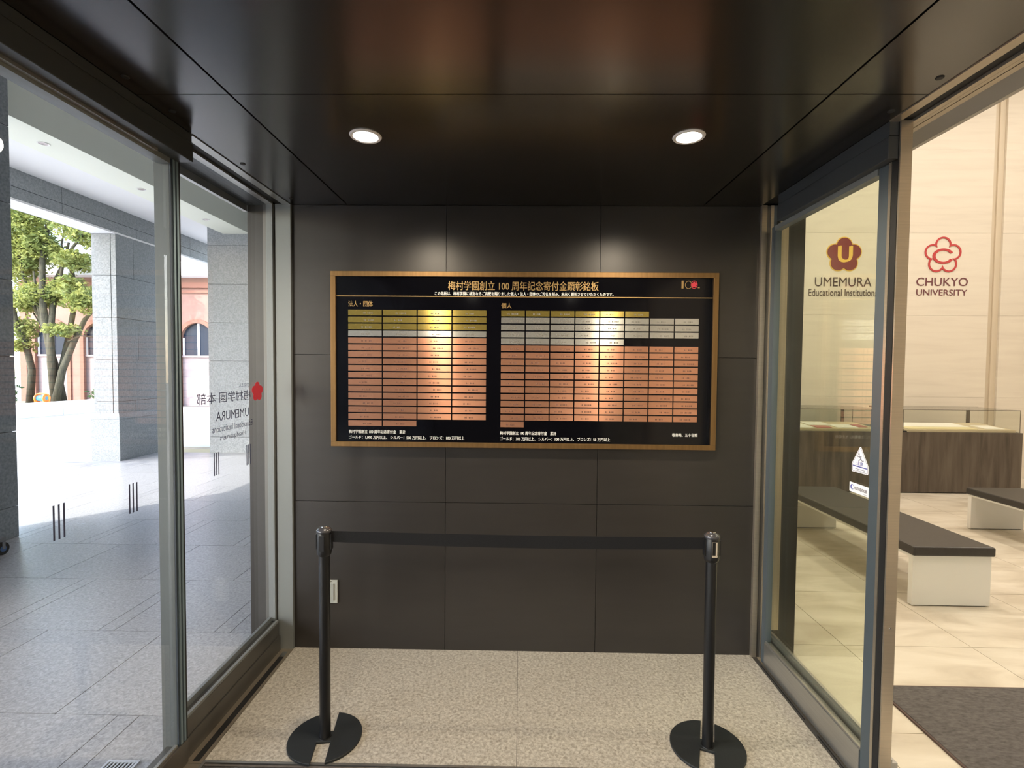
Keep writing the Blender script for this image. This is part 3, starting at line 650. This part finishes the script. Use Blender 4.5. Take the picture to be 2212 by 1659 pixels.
showcase(4.946, 3.80, 'dark wood showcase with a glass top, beside the tan groove in the lobby wall', [
    (0.08, 1.05, 0.22, 0.52, paper, 'open_document', 'wide white sheet laid out at the back of the showcase by the groove', 'papers in the showcases'),
    (0.12, 1.02, 0.06, 0.20, paper_y, 'open_document', 'long yellowed sheet at the front of the showcase by the groove', 'papers in the showcases'),
    (1.16, 1.40, 0.10, 0.34, paper, 'leaflet', 'small white leaflet at the end of the showcase by the groove', 'papers in the showcases')])
showcase(3.198, 3.80, 'dark wood showcase with a glass top, seen through the greenish door leaf', [
    (0.20, 0.66, 0.08, 0.34, paper, 'open_document', 'white document in the showcase behind the door leaf, next to the dark wall end', 'papers in the showcases'),
    (0.70, 1.00, 0.26, 0.50, paper, 'open_document', 'white document at the back of the showcase behind the door leaf', 'papers in the showcases'),
    (0.98, 1.26, 0.10, 0.34, paper, 'open_document', 'white document at the front of the showcase behind the door leaf', 'papers in the showcases'),
    (0.70, 0.90, 0.08, 0.22, pinkcloth, 'booklet', 'pink booklet lying between white documents in the showcase', 'papers in the showcases'),
    (1.28, 1.40, 0.14, 0.32, pinkcloth, 'booklet', 'pink booklet at the end of the showcase behind the door leaf', 'papers in the showcases')])

# wall logos
def FY(cx, cz): return lambda a, b, d: (cx+a, LY1-d, cz+b)
lg = thing('wall_logo', 'maroon plum flower emblem with yellow U above UMEMURA Educational Institutions on cream wall', 'wall sign', (4.74, LY1, 2.66))
MB().prism(flower_outline(0.25, grow=0.016), FY(4.739, 3.275), 0.0005, 0.004).build('emblem_rim', yellow_e, lg)
MB().prism(flower_outline(0.25), FY(4.739, 3.275), 0.004, 0.010).build('emblem', maroon, lg)
text('emblem_letter', 'U', yellow_e, lg, (4.739, LY1-0.0105, 3.165), X, Z, 0.195, 0.235, 0.045, 'C', 0.0015)
text('lettering', 'UMEMURA', signbrown, lg, (4.739, LY1-0.003, 2.815), X, Z, 0.825, 0.135, 0.0, 'C', 0.0015)
text('lettering', 'Educational Institutions', signbrown, lg, (4.739, LY1-0.003, 2.675), X, Z, 1.0, 0.104, 0.0, 'C', 0.0015)
lg2 = thing('wall_logo', 'red outlined plum flower with letter C above CHUKYO UNIVERSITY on cream wall', 'wall sign', (6.17, LY1, 2.66))
fo = flower_outline(0.272, 120); fi = flower_outline(0.272, 120, grow=-0.024)
MB().ring(fo, fi, FY(6.170, 3.275), 0.0005, 0.010).build('emblem_outline', crimson, lg2)
oc = [(0.155*math.cos(a), 0.112*math.sin(a)) for a in [math.radians(28+304*i/36) for i in range(37)]]
ic = [(0.112*math.cos(a), 0.082*math.sin(a)) for a in [math.radians(332-304*i/36) for i in range(37)]]
MB().prism(oc+ic, FY(6.175, 3.265), 0.0005, 0.010).build('emblem_letter', crimson, lg2)
text('lettering', 'CHUKYO', signplum, lg2, (6.172, LY1-0.003, 2.830), X, Z, 0.745, 0.122, 0.01, 'C', 0.0015)
text('lettering', 'UNIVERSITY', signplum, lg2, (6.172, LY1-0.003, 2.690), X, Z, 0.735, 0.090, 0.012, 'C', 0.0015)

# ------------------------------------------------------------------ outside: arcade floor
af = struct('floor_arcade', 'grey granite slab paving of the covered arcade in running bond', 'floor')
box('bed', stone_joint, af, -6.95, -1.3303, -5.4, 6.2, -0.1, -0.006)
row = 0; y = 0.142-0.715*8; gg = 0.0022
while y < 6.2:
    y1 = min(y+0.715, 6.2); ya = max(y, -5.4)
    x = -1.34; A = (row % 2 == 0)
    edges = [-1.331]
    if A:      # courses with a narrow strip beside each joint
        xx = -1.715
        while xx > -6.9: edges += [xx, xx-0.098]; xx -= 0.702
    else:
        xx = -1.405
        while xx > -6.9: edges.append(xx); xx -= 0.702
    edges.append(-6.95)
    if y1 > -5.4:
        for a, b in zip(edges[:-1], edges[1:]):
            if a-b > 0.02: piece('paver', granite_out, af, b+gg, a-gg, ya+gg, y1-gg, -0.03, 0.0)
    y += 0.715; row += 1
pl = struct('ground', 'sunlit pale paved plaza beyond the arcade', 'ground')
box('paving', plaza_mat, pl, -60, -6.951, -40, 60, -0.06, -0.012)
box('paving', plaza_mat, pl, -6.95, 8, 6.9, 60, -0.06, -0.012); box('paving', plaza_mat, pl, -6.95, 8, -60, -17.01, -0.06, -0.012)
for k in range(9):
    box('paving_joint', stone_joint, pl, -14.0, -6.96, -2+k*1.8, -1.985+k*1.8, -0.012, -0.0105)

gr = thing('drain_grate', 'small white metal drain grate in the paving at the foot of the glass door', 'drain', (-1.575, -1.0, 0))
MB().ring([(-1.640, -1.20), (-1.512, -1.20), (-1.512, -0.836), (-1.640, -0.836)], [(-1.630, -1.19), (-1.522, -1.19), (-1.522, -0.846), (-1.630, -0.846)], lambda a, b, d: (a, b, d), 0.0002, 0.005).build('frame', mat('grate_white', (0.72, 0.74, 0.78), 0.35, 0.4), gr)
box('pit', gasket, gr, -1.630, -1.522, -1.19, -0.846, 0.0001, 0.0006)
for k in range(7): box('bar', MATS['grate_white'], gr, -1.6245+k*0.0150, -1.6175+k*0.0150, -1.189, -0.847, 0.0008, 0.004)

# arcade stonework
CZ = [0.287+0.684*k for k in range(8)]
def clad(parent, face, a0, a1, z0, z1, pos, t_=0.03, vj=(), extra=None):
    """courses of stone panels on a vertical face. face 'x': plane x=pos, a=y;  'y': plane y=pos, a=x (sign of t_ = outward side)"""
    zz = [z0] + [z for z in CZ if z0+0.02 < z < z1-0.02] + [z1]
    for k in range(len(zz)-1):
        cuts = [a0] + [v for v in (vj[k % len(vj)] if vj else ()) if a0+0.05 < v < a1-0.05] + [a1]
        for i in range(len(cuts)-1):
            a, b = cuts[i]+0.003, cuts[i+1]-0.003; za, zb = zz[k]+0.003, zz[k+1]-0.003
            if face == 'x': piece('stone_panel', stone, parent, min(pos, pos+t_), max(pos, pos+t_), a, b, za, zb)
            else: piece('stone_panel', stone, parent, a, b, min(pos, pos+t_), max(pos, pos+t_), za, zb)
pil = struct('column_1', 'grey granite clad pillar with flared base between the arcade openings', 'column')
box('core', stone_joint, pil, -6.93, -6.57, 5.37, 6.33, 0, 3.69)
clad(pil, 'x', 5.35, 6.35, 0.69, 3.69, -6.57, 0.02, vj=((5.72,), (), (5.80,), ()))
for a, b in ((-6.95, -6.64), (-6.632, -6.55)):
    zz = [0.69] + CZ[1:6]; zz = [z for z in zz if z < 3.69] + [3.69]
    for k in range(len(zz)-1): piece('stone_panel', stone, pil, a+0.002, b-0.002, 5.345, 5.37, zz[k]+0.003, zz[k+1]-0.003)
clad(pil, 'y', -6.95, -6.55, 0.0, 3.69, 6.33, 0.02); clad(pil, 'x', 5.35, 6.35, 0.0, 3.69, -6.95, 0.02)
def base_block(parent, x0, x1, y0, y1):
    MB().prism([(x0-0.03, y0-0.03), (x1+0.03, y0-0.03), (x1+0.03, y1+0.03), (x0-0.03, y1+0.03)], lambda a, b, d: (a, b, d), 0.0, 0.683).build('base_block', stone, parent)
    vs = [(x0-0.03, y0-0.03, 0.686), (x1+0.03, y0-0.03, 0.686), (x1+0.03, y1+0.03, 0.686), (x0-0.03, y1+0.03, 0.686), (x0, y0, 0.78), (x1, y0, 0.78), (x1, y1, 0.78), (x0, y1, 0.78)]
    MB().add(vs, [(3, 2, 1, 0), (4, 5, 6, 7), (0, 1, 5, 4), (1, 2, 6, 5), (2, 3, 7, 6), (3, 0, 4, 7)]).build('base_cap', stone, parent)
base_block(pil, -6.955, -6.545, 5.345, 6.35)
col2 = struct('column_2', 'grey granite pillar under the pale beam at the near side of the arcade', 'column')
box('core', stone_joint, col2, -5.07, -4.62, -0.58, 1.72, 0, 3.914)
clad(col2, 'x', -0.6, 1.745, 0.0, 5.0, -4.62, 0.02, vj=((0.5,), ())); clad(col2, 'x', -0.6, 1.745, 0.0, 3.914, -5.07, -0.02, vj=((0.5,), ()))
clad(col2, 'y', -5.09, -4.60, 0.0, 3.914, 1.72, 0.02); clad(col2, 'y', -5.09, -4.60, 0.0, 3.914, -0.58, -0.02)
lint = struct('wall_arcade', 'grey granite lintel over the arcade openings', 'wall')
box('core', stone_joint, lint, -6.93, -6.57, -17.0, 9.0, 3.71, 5.0)
box('soffit', ext_paint2, lint, -6.93, -6.59, -5.4, 5.343, 3.690, 3.710); box('soffit', ext_paint2, lint, -6.93, -6.59, 6.36, 9.0, 3.690, 3.710)
for k in range(11):
    ya, yb = -5.4+k*1.4, min(-5.4+(k+1)*1.4, 9.0)
    if ya >= yb: continue
    piece('stone_panel', stone, lint, -6.57, -6.55, ya+0.003, yb-0.003, 3.722, 3.865)
    piece('stone_panel', stone, lint, -6.57, -6.55, ya+0.003-0.0, yb-0.003, 3.872, 4.098)
    box('edge_bead', ext_paint2, lint, -6.585, -6.545, ya, yb, 3.688, 3.717)
    piece('stone_panel', stone, lint, -6.95, -6.93, ya+0.003, yb-0.003, 3.69, 4.5)
eb = struct('wall_end', 'grey granite end wall of the arcade', 'wall')
box('core', stone_joint, eb, -5.565, -1.301, 6.22, 8.2, 0, 5.0)
clad(eb, 'y', -5.585, -1.30, 0.0, 5.0, 6.22, -0.02, vj=((-4.2, -2.8), (-3.5, -2.1)))
clad(eb, 'x', 6.2, 8.2, 0.0, 5.0, -5.565, -0.02, vj=((7.0,), ()))
so = struct('ceiling_arcade', 'pale painted arcade ceiling with a dropped beam', 'ceiling')  # boards extended unseen behind the camera, to keep the sun out
box('board', ext_paint2, so, -6.93, -5.30, -17.0, 6.199, 4.10, 4.25)
box('beam', ext_paint, so, -5.305, -4.812, -12.0, 6.199, 3.915, 5.0)
box('board', ext_paint2, so, -4.811, -1.301, -17.0, 6.199, 5.0, 5.15); box('board', ext_paint2, so, -6.95, -4.811, -17.0, 8.2, 5.001, 5.12)
box('board', ext_paint2, so, -6.569, -5.57, 6.2, 9.0, 4.101, 4.2)
for yy in (-4.2, -9.0, -13.8):
    cc_ = struct('column_3', 'grey granite arcade pillar behind the camera', 'column'); box('core', stone, cc_, -6.95, -6.55, yy-1.0, yy, 0, 3.69)
bk = struct('wall_street', 'stone building front continuing behind the camera', 'wall')
box('core', stone, bk, -1.6, 1.3, -17.0, YB-0.21, 0, 5.0)
bx_ = struct('floor_arcade_rear', 'grey paving of the arcade behind the camera', 'floor'); box('paving', granite_out, bx_, -6.95, -1.601, -17.0, -5.41, -0.06, 0.0)
are = struct('wall_rear_blocker', 'unseen stone wall behind the camera, added to cut light from the open arcade end', 'wall'); box('core', stone, are, -6.95, -1.6, -12.2, -12.0, 0, 5.0)  # added out of view to block light entering from the arcade rear
sh = struct('facade', 'stone upper storey above the glass entrance', 'wall')
box('core', stone_joint, sh, -1.50, 1.30, YB-0.2, 0.16, 2.701, 5.0); clad(sh, 'x', YB, 0.16, 3.201, 5.0, -1.50, -0.02, vj=((-3.5, -1.4), (-2.4,)))
box('side_wall', stone, sh, -1.33, -1.301, 0.161, 6.199, 0, 5.0)
for i_, yy in enumerate((2.56, 3.94, 5.32)):
    t = thing('arcade_downlight', ['unlit round downlight in the arcade beam, next to the near stone wall', 'unlit round downlight in the arcade beam, middle one', 'unlit round downlight in the arcade beam, next to the end wall'][i_], 'ceiling light', (-5.06, yy, 3.915), 'arcade beam downlights')
    MB().lathe([(0.040, 3.9145), (0.043, 3.909), (0.054, 3.908), (0.056, 3.9145)], -5.06, yy, 28).build('trim_ring', mat('pale_trim', (0.8, 0.78, 0.74), 0.5), t)
    MB().lathe([(0.0001, 3.913), (0.041, 3.913)], -5.06, yy, 28).build('lens', mat('dull_lens', (0.42, 0.34, 0.33), 0.3), t)

# little cart by the near column
ct = thing('cart', 'low grey cart with blue hubbed wheels standing against the near stone wall', 'cart', (-4.48, 1.15, 0))
box('deck', cart_grey, ct, -4.575, -4.29, 0.75, 1.33, 0.11, 0.14, 0.004)
for xx in (-4.555, -4.29):
    for yy in (0.82, 1.29):
        MB().tube([(xx-0.013, yy, 0.052), (xx+0.013, yy, 0.052)], [0.052, 0.052], 20).build('wheel', rubber, ct)
        MB().tube([(xx-0.016, yy, 0.052), (xx+0.018, yy, 0.052)], [0.026, 0.024], 16).build('hub', wheel_blue, ct)
        box('fork', cart_grey, ct, xx-0.018, xx-0.0145, yy-0.012, yy+0.012, 0.05, 0.112)
        box('fork', cart_grey, ct, xx+0.0185, xx+0.021, yy-0.012, yy+0.012, 0.05, 0.112)

# ------------------------------------------------------------------ outside: plaza, building, trees
cb = thing('planter_curb', 'low white concrete planter curb along the plaza, under the trees', 'curb', (-14.5, 13, 0))
for a, b in ((10.0, 11.25), (11.25, 12.5), (12.5, 13.75)):
    MB().prism([(-14.35+0.22*(a-11), a+0.004), (-14.35+0.22*(b-11), b-0.004), (-14.75+0.22*(b-11), b-0.004), (-14.75+0.22*(a-11), a+0.004)], lambda p, q, d: (p, q, d), -0.012, 0.40).build('curb_block', curb_mat, cb, 0.01)
box('soil', mottled('planter_soil', [(0.20, 0.17, 0.12), (0.30, 0.26, 0.2)], (1, 1, 1), 8, 5, rough=0.95), cb, -22, -14.76, 10.2, 15.9, -0.012, 0.149)
MB().prism([(-14.35+0.22*2.75, 13.754), (-12.6, 14.4), (-12.7, 14.9), (-14.75+0.22*2.75, 14.2)], lambda p, q, d: (p, q, d), -0.012, 0.40).build('curb_block', curb_mat, cb, 0.01)

bd = struct('building', 'salmon pink building with arched windows and white eaves across the plaza', 'building')
FYb = 16.0; bxl, bxr = -18.75, -6.0
box('body', salmon, bd, bxl, bxr, FYb+0.12, FYb+9, 0, 5.0)
arch_c = [-17.63+1.847*k for k in range(6)]
hw, spz, sill = 0.62, 2.52, 1.84
def archpts(cx, hw_, z0): return [(cx+hw_, z0)] + [(cx+hw_*math.cos(PI*i/16), spz+hw_*math.sin(PI*i/16)) for i in range(17)] + [(cx-hw_, z0)]
FB = lambda a, b, d: (a, FYb+d, b)
for i, c in enumerate(arch_c):
    # wall bay around the arch: two piers and the spandrel
    l = bxl if i == 0 else c-0.9235; r = bxr if i == 5 else c+0.9235
    MB().box(l, c-hw-0.001, FYb, FYb+0.119, 0, spz).box(c+hw+0.001, r, FYb, FYb+0.119, 0, spz).build('pier', salmon, bd)
    pts = [(c+hw*math.cos(PI*k/16), spz+hw*math.sin(PI*k/16)) for k in range(17)]
    sp = MB()
    top = 4.12
    up = [(c+0.9235*1.0 if False else (r if k == 0 else (l if k == 16 else l+(r-l)*(16-k)/16)), top) for k in range(17)]
    vs = [FB(a, b, 0.0) for a, b in pts+up] + [FB(a, b, 0.119) for a, b in pts+up]; fs = []
    for k in range(16): fs += [(k, k+1, 18+k, 17+k), (34+k, 51+k, 52+k, 35+k), (k, 34+k, 35+k, k+1)]
    vs += [FB(r, spz, 0), FB(l, spz, 0)]; fs += [(0, 17, 68), (16, 69, 33)]
    sp.add(vs, fs).build('spandrel', salmon, bd)
    po = archpts(c, hw+0.12, 0.0); pi_ = archpts(c, hw-0.02, 0.0)
    MB().ring(po, pi_, FB, -0.05, 0.02).build('arch_moulding', mould_pink, bd)
    MB().prism([(c-hw, 0), (c+hw, 0), (c+hw, sill), (c-hw, sill)], FB, 0.09, 0.118).build('infill', palepink, bd)
    box('sill', palepink, bd, c-hw, c+hw, FYb+0.02, FYb+0.10, sill, sill+0.07)
    wf = MB().prism([(a, max(b, sill+0.07)) for a, b in archpts(c, hw-0.022, sill+0.07)], FB, 0.10, 0.117).build('window_pane', win_dark, bd)
    box('mullion', eave_white, bd, c-0.04, c+0.04, FYb+0.07, FYb+0.099, sill+0.07, spz+hw-0.03); box('mullion', eave_white, bd, c-hw+0.02, c-hw+0.08, FYb+0.07, FYb+0.099, sill+0.07, spz+0.05); box('mullion', eave_white, bd, c+hw-0.08, c+hw-0.02, FYb+0.07, FYb+0.099, sill+0.07, spz+0.05)
for z0, z1, d in ((4.12, 4.24, 0.0), (4.24, 4.33, 0.08), (4.33, 4.42, 0.0), (4.42, 4.62, 0.10)):
    box('cornice', mould_pink if d else salmon, bd, bxl, bxr, FYb-d, FYb+0.119, z0, z1)
box('frieze', salmon, bd, bxl, bxr, FYb, FYb+0.119, 4.62, 5.0)
box('pilaster', mould_pink, bd, bxl-0.02, bxl+0.22, FYb-0.08, FYb-0.001, 0, 4.12)
box('eave', eave_white, bd, bxl-0.4, bxr+0.3, FYb-0.55, FYb+0.4, 4.80, 5.22)
r_ = MB(); vs = [(bxl+1.2, FYb-0.5, 5.221), (bxr+0.3, FYb-0.5, 5.221), (bxr+0.3, FYb+9, 5.221), (bxl+1.2, FYb+9, 5.221), (bxl+3.6, FYb+3.6, 7.6), (bxr-2, FYb+3.6, 7.6)]
r_.add(vs, [(0, 1, 5, 4), (1, 2, 5), (2, 3, 4, 5), (3, 0, 4), (3, 2, 1, 0)]).build('roof', roof_grey, bd)
for k in range(14):
    f_ = k/14.0; y0 = FYb-0.5+4.1*f_; z0 = 5.222+2.379*f_; xa = bxl+1.2+2.4*f_
    MB().prism([(y0, z0), (y0+0.05, z0+0.03), (y0+0.05, z0+0.09), (y0, z0+0.06)], lambda a, b, d: (d, a, b), xa+0.05, bxr+0.2-2.2*f_).build('roof_batten', eave_white, bd)
fn_ = thing('fence', 'thin white bar fence left of the salmon pink building', 'fence', (-20.3, 16.5, 0))
for k in range(9):
    MB().tube([(-21.6+k*0.33, 16.5, 0), (-21.6+k*0.33, 16.5, 2.3)], [0.02, 0.02], 6).build('bar', fence_mat, fn_)
for zz in (0.4, 1.35, 2.2): box('rail', fence_mat, fn_, -21.7, -18.9, 16.46, 16.54, zz, zz+0.05)

def leaves(center, rad, n, size, seed, flat=0.7):
    rnd = random.Random(seed); vs = []; fs = []
    for i in range(n):
        while True:
            p = Vector((rnd.uniform(-1, 1), rnd.uniform(-1, 1), rnd.uniform(-1, 1)))
            if 0.15 < p.length < 1: break
        p = p*(0.86+0.62*noise.noise(p*2.6+Vector((seed*1.7, 0.3, 0))))
        c = Vector(center) + Vector((p.x*rad[0], p.y*rad[1], p.z*rad[2]))
        a = Vector((rnd.gauss(0, 1), rnd.gauss(0, 1), rnd.gauss(0, 0.7))).normalized(); b = a.cross(Vector((rnd.gauss(0, 1), rnd.gauss(0, 1), rnd.gauss(0, 1)))).normalized()
        L = size*rnd.uniform(0.6, 1.3); k = len(vs)
        vs += [c-a*L, c-b*L*0.45, c+a*L, c+b*L*0.45]; fs.append((k, k+1, k+2, k+3))
    return vs, fs
def tree(label, loc, stems, clumps, group='trees in the plaza planter'):
    t = thing('tree', label, 'tree', loc, group)
    for pts, radii in stems: MB().tube(pts, radii, 10).build('stem', bark, t)
    for i, (c, rad, n) in enumerate(clumps):
        rad = tuple(1.45*q for q in rad); n = int(n*2.6)
        vs, fs = leaves(c, rad, n, 0.065, i+len(clumps)*3); o = MB().add(vs, fs).build('foliage', leaf, t, 0, False); o['kind'] = 'stuff'
    return t
def stem(pts, r0_, r1_, ph):
    n = len(pts); r0_ *= 0.85; r1_ *= 0.75
    return ([(x, 14.0+0.3*math.sin(ph+i*0.8), z) for i, (x, z) in enumerate(pts)], [r0_+(r1_-r0_)*i/(n-1) for i in range(n)])
tree('many stemmed tree with clipped leaf pads rising behind the curb and the orange reel', (-15.5, 14, 0.2), [
    stem([(-15.70, 0.15), (-15.90, 1.03), (-16.02, 1.96), (-16.17, 2.89), (-16.25, 3.51), (-16.40, 4.40), (-16.55, 5.5)], 0.13, 0.04, 0.2),
    stem([(-15.64, 0.15), (-15.77, 1.34), (-15.93, 2.43), (-16.03, 3.66), (-16.02, 4.6)], 0.12, 0.04, 1.5),
    stem([(-15.59, 0.15), (-15.67, 1.65), (-15.73, 3.05), (-15.77, 3.82), (-15.87, 5.05), (-15.92, 5.97), (-15.87, 7.2)], 0.15, 0.08, 2.6),
    stem([(-15.51, 0.15), (-15.51, 1.65), (-15.55, 2.58), (-15.62, 3.67), (-15.70, 4.44), (-15.52, 5.05), (-15.31, 5.67)], 0.15, 0.05, 3.7),
    stem([(-15.43, 0.15), (-15.17, 1.34), (-14.93, 2.28), (-14.74, 3.06), (-14.52, 3.44), (-14.10, 3.70)], 0.14, 0.05, 4.4),
    stem([(-15.48, 0.15), (-15.36, 1.50), (-15.30, 2.59), (-15.22, 3.52), (-15.17, 4.44), (-15.12, 5.00), (-14.84, 5.36), (-14.22, 5.95)], 0.12, 0.05, 5.3),
    stem([(-15.17, 4.4), (-15.25, 5.0), (-15.5, 5.6), (-15.45, 6.3)], 0.06, 0.03, 5.3),
    stem([(-16.10, 2.50), (-16.40, 2.9), (-16.60, 3.3)], 0.05, 0.025, 0.6),
    stem([(-14.93, 2.30), (-14.55, 2.5), (-14.1, 2.45)], 0.035, 0.02, 4.5),
], [((-16.55, 14, 6.05), (0.55, 0.6, 0.65), 1500), ((-16.66, 14, 4.95), (0.45, 0.5, 0.55), 1300), ((-16.05, 14, 5.45), (0.38, 0.5, 0.45), 900),
    ((-14.50, 14, 5.95), (0.50, 0.6, 0.38), 1100), ((-15.35, 14, 6.35), (0.30, 0.4, 0.22), 350), ((-14.90, 14, 5.00), (0.36, 0.45, 0.26), 750), ((-15.52, 14, 5.30), (0.17, 0.25, 0.2), 180),
    ((-16.00, 14, 3.85), (0.48, 0.5, 0.36), 1100), ((-16.60, 14, 3.65), (0.30, 0.4, 0.30), 600), ((-14.62, 14, 3.72), (0.40, 0.5, 0.36), 900), ((-15.15, 14, 4.12), (0.36, 0.4, 0.30), 700),
    ((-15.18, 13.8, 2.68), (0.40, 0.4, 0.17), 550), ((-16.30, 14, 6.9), (0.8, 0.7, 0.4), 1000), ((-14.9, 14, 7.0), (0.5, 0.7, 0.3), 500)])
tree('single stemmed tree at the left edge of the arcade opening', (-16.8, 14.6, 0.2), [
    stem([(-16.78, 0.10), (-16.74, 1.33), (-16.82, 2.27), (-16.93, 3.04), (-16.92, 4.43), (-17.0, 5.2)], 0.14, 0.06, 0.9)],
    [((-16.90, 14.2, 2.75), (0.30, 0.3, 0.28), 450), ((-16.95, 14.2, 2.20), (0.22, 0.3, 0.2), 250), ((-17.1, 14.2, 5.4), (0.6, 0.6, 0.6), 800), ((-17.3, 14.2, 6.6), (0.6, 0.6, 0.6), 700)])
tree('unseen tree left of the arcade, added to shade the end wall and pillar', (-10.6, 1.4, 0), [  # added out of view, crown shaped to keep sun off end wall and pillar
    ([(-10.6, 1.4, 0.0), (-10.5, 1.5, 2.0), (-10.2, 1.6, 3.6), (-9.8, 1.8, 5.0)], [0.14, 0.12, 0.09, 0.04]), ([(-10.5, 1.5, 2.4), (-10.9, 1.2, 3.6), (-11.2, 1.0, 4.6)], [0.07, 0.05, 0.03])],
    [((-9.7, 1.9, 5.7), (1.1, 1.0, 1.5), 5000), ((-10.4, 2.6, 5.0), (0.9, 0.8, 0.8), 1800), ((-11.0, 1.0, 5.0), (0.8, 0.8, 0.7), 1200)], None)
def shrub(label, x, y, r, h, n, seed):
    t = thing('shrub', label, 'shrub', (x, y, 0.2), 'low shrubs in the planter')
    rnd = random.Random(seed)
    for k in range(4): MB().tube([(x, y, 0.15), (x+rnd.uniform(-r, r)*0.6, y+rnd.uniform(-r, r)*0.5, 0.2+h*0.7)], [0.02, 0.008], 6).build('stem', bark, t)
    vs, fs = leaves((x, y, 0.25+h/2), (r, r, h/2), n, 0.07, seed); o = MB().add(vs, fs).build('foliage', shrub_leaf, t, 0, False); o['kind'] = 'stuff'
shrub('dark green shrub beside the single stemmed tree at the left edge of the opening', -16.55, 13.2, 0.34, 0.9, 420, 3)
shrub('low spreading green shrub between the many stemmed tree and the pillar', -14.35, 14.5, 0.48, 0.55, 380, 5)
shrub('small green shrub close behind the curb, hidden partly by the pillar', -13.6, 14.6, 0.30, 0.45, 220, 8)

rl = thing('cable_reel', 'orange reel with a carrying handle standing on the white planter curb', 'reel', (-14.2, 12.0, 0.40))
rx, ry, rz = -14.33, 12.15, 0.40
for dx in (-0.16, 0.10):
    MB().ring([(ry+0.13*math.cos(2*PI*i/24), rz+0.13+0.13*math.sin(2*PI*i/24)) for i in range(24)], [(ry+0.055*math.cos(2*PI*i/24), rz+0.13+0.055*math.sin(2*PI*i/24)) for i in range(24)], lambda a, b, d: (d, a, b), rx+dx, rx+dx+0.022).build('flange', orange_pl, rl)
MB().tube([(rx-0.15, ry, rz+0.13), (rx+0.12, ry, rz+0.13)], [0.085, 0.085], 20).build('cable', blue_hose, rl)
MB().tube([(rx-0.25, ry, rz+0.005), (rx-0.25, ry, rz+0.16), (rx-0.20, ry, rz+0.245), (rx-0.10, ry, rz+0.27), (rx+0.06, ry, rz+0.27), (rx+0.17, ry, rz+0.245), (rx+0.21, ry, rz+0.16), (rx+0.21, ry, rz+0.005)], [0.016]*8, 8).build('handle', orange_pl, rl)
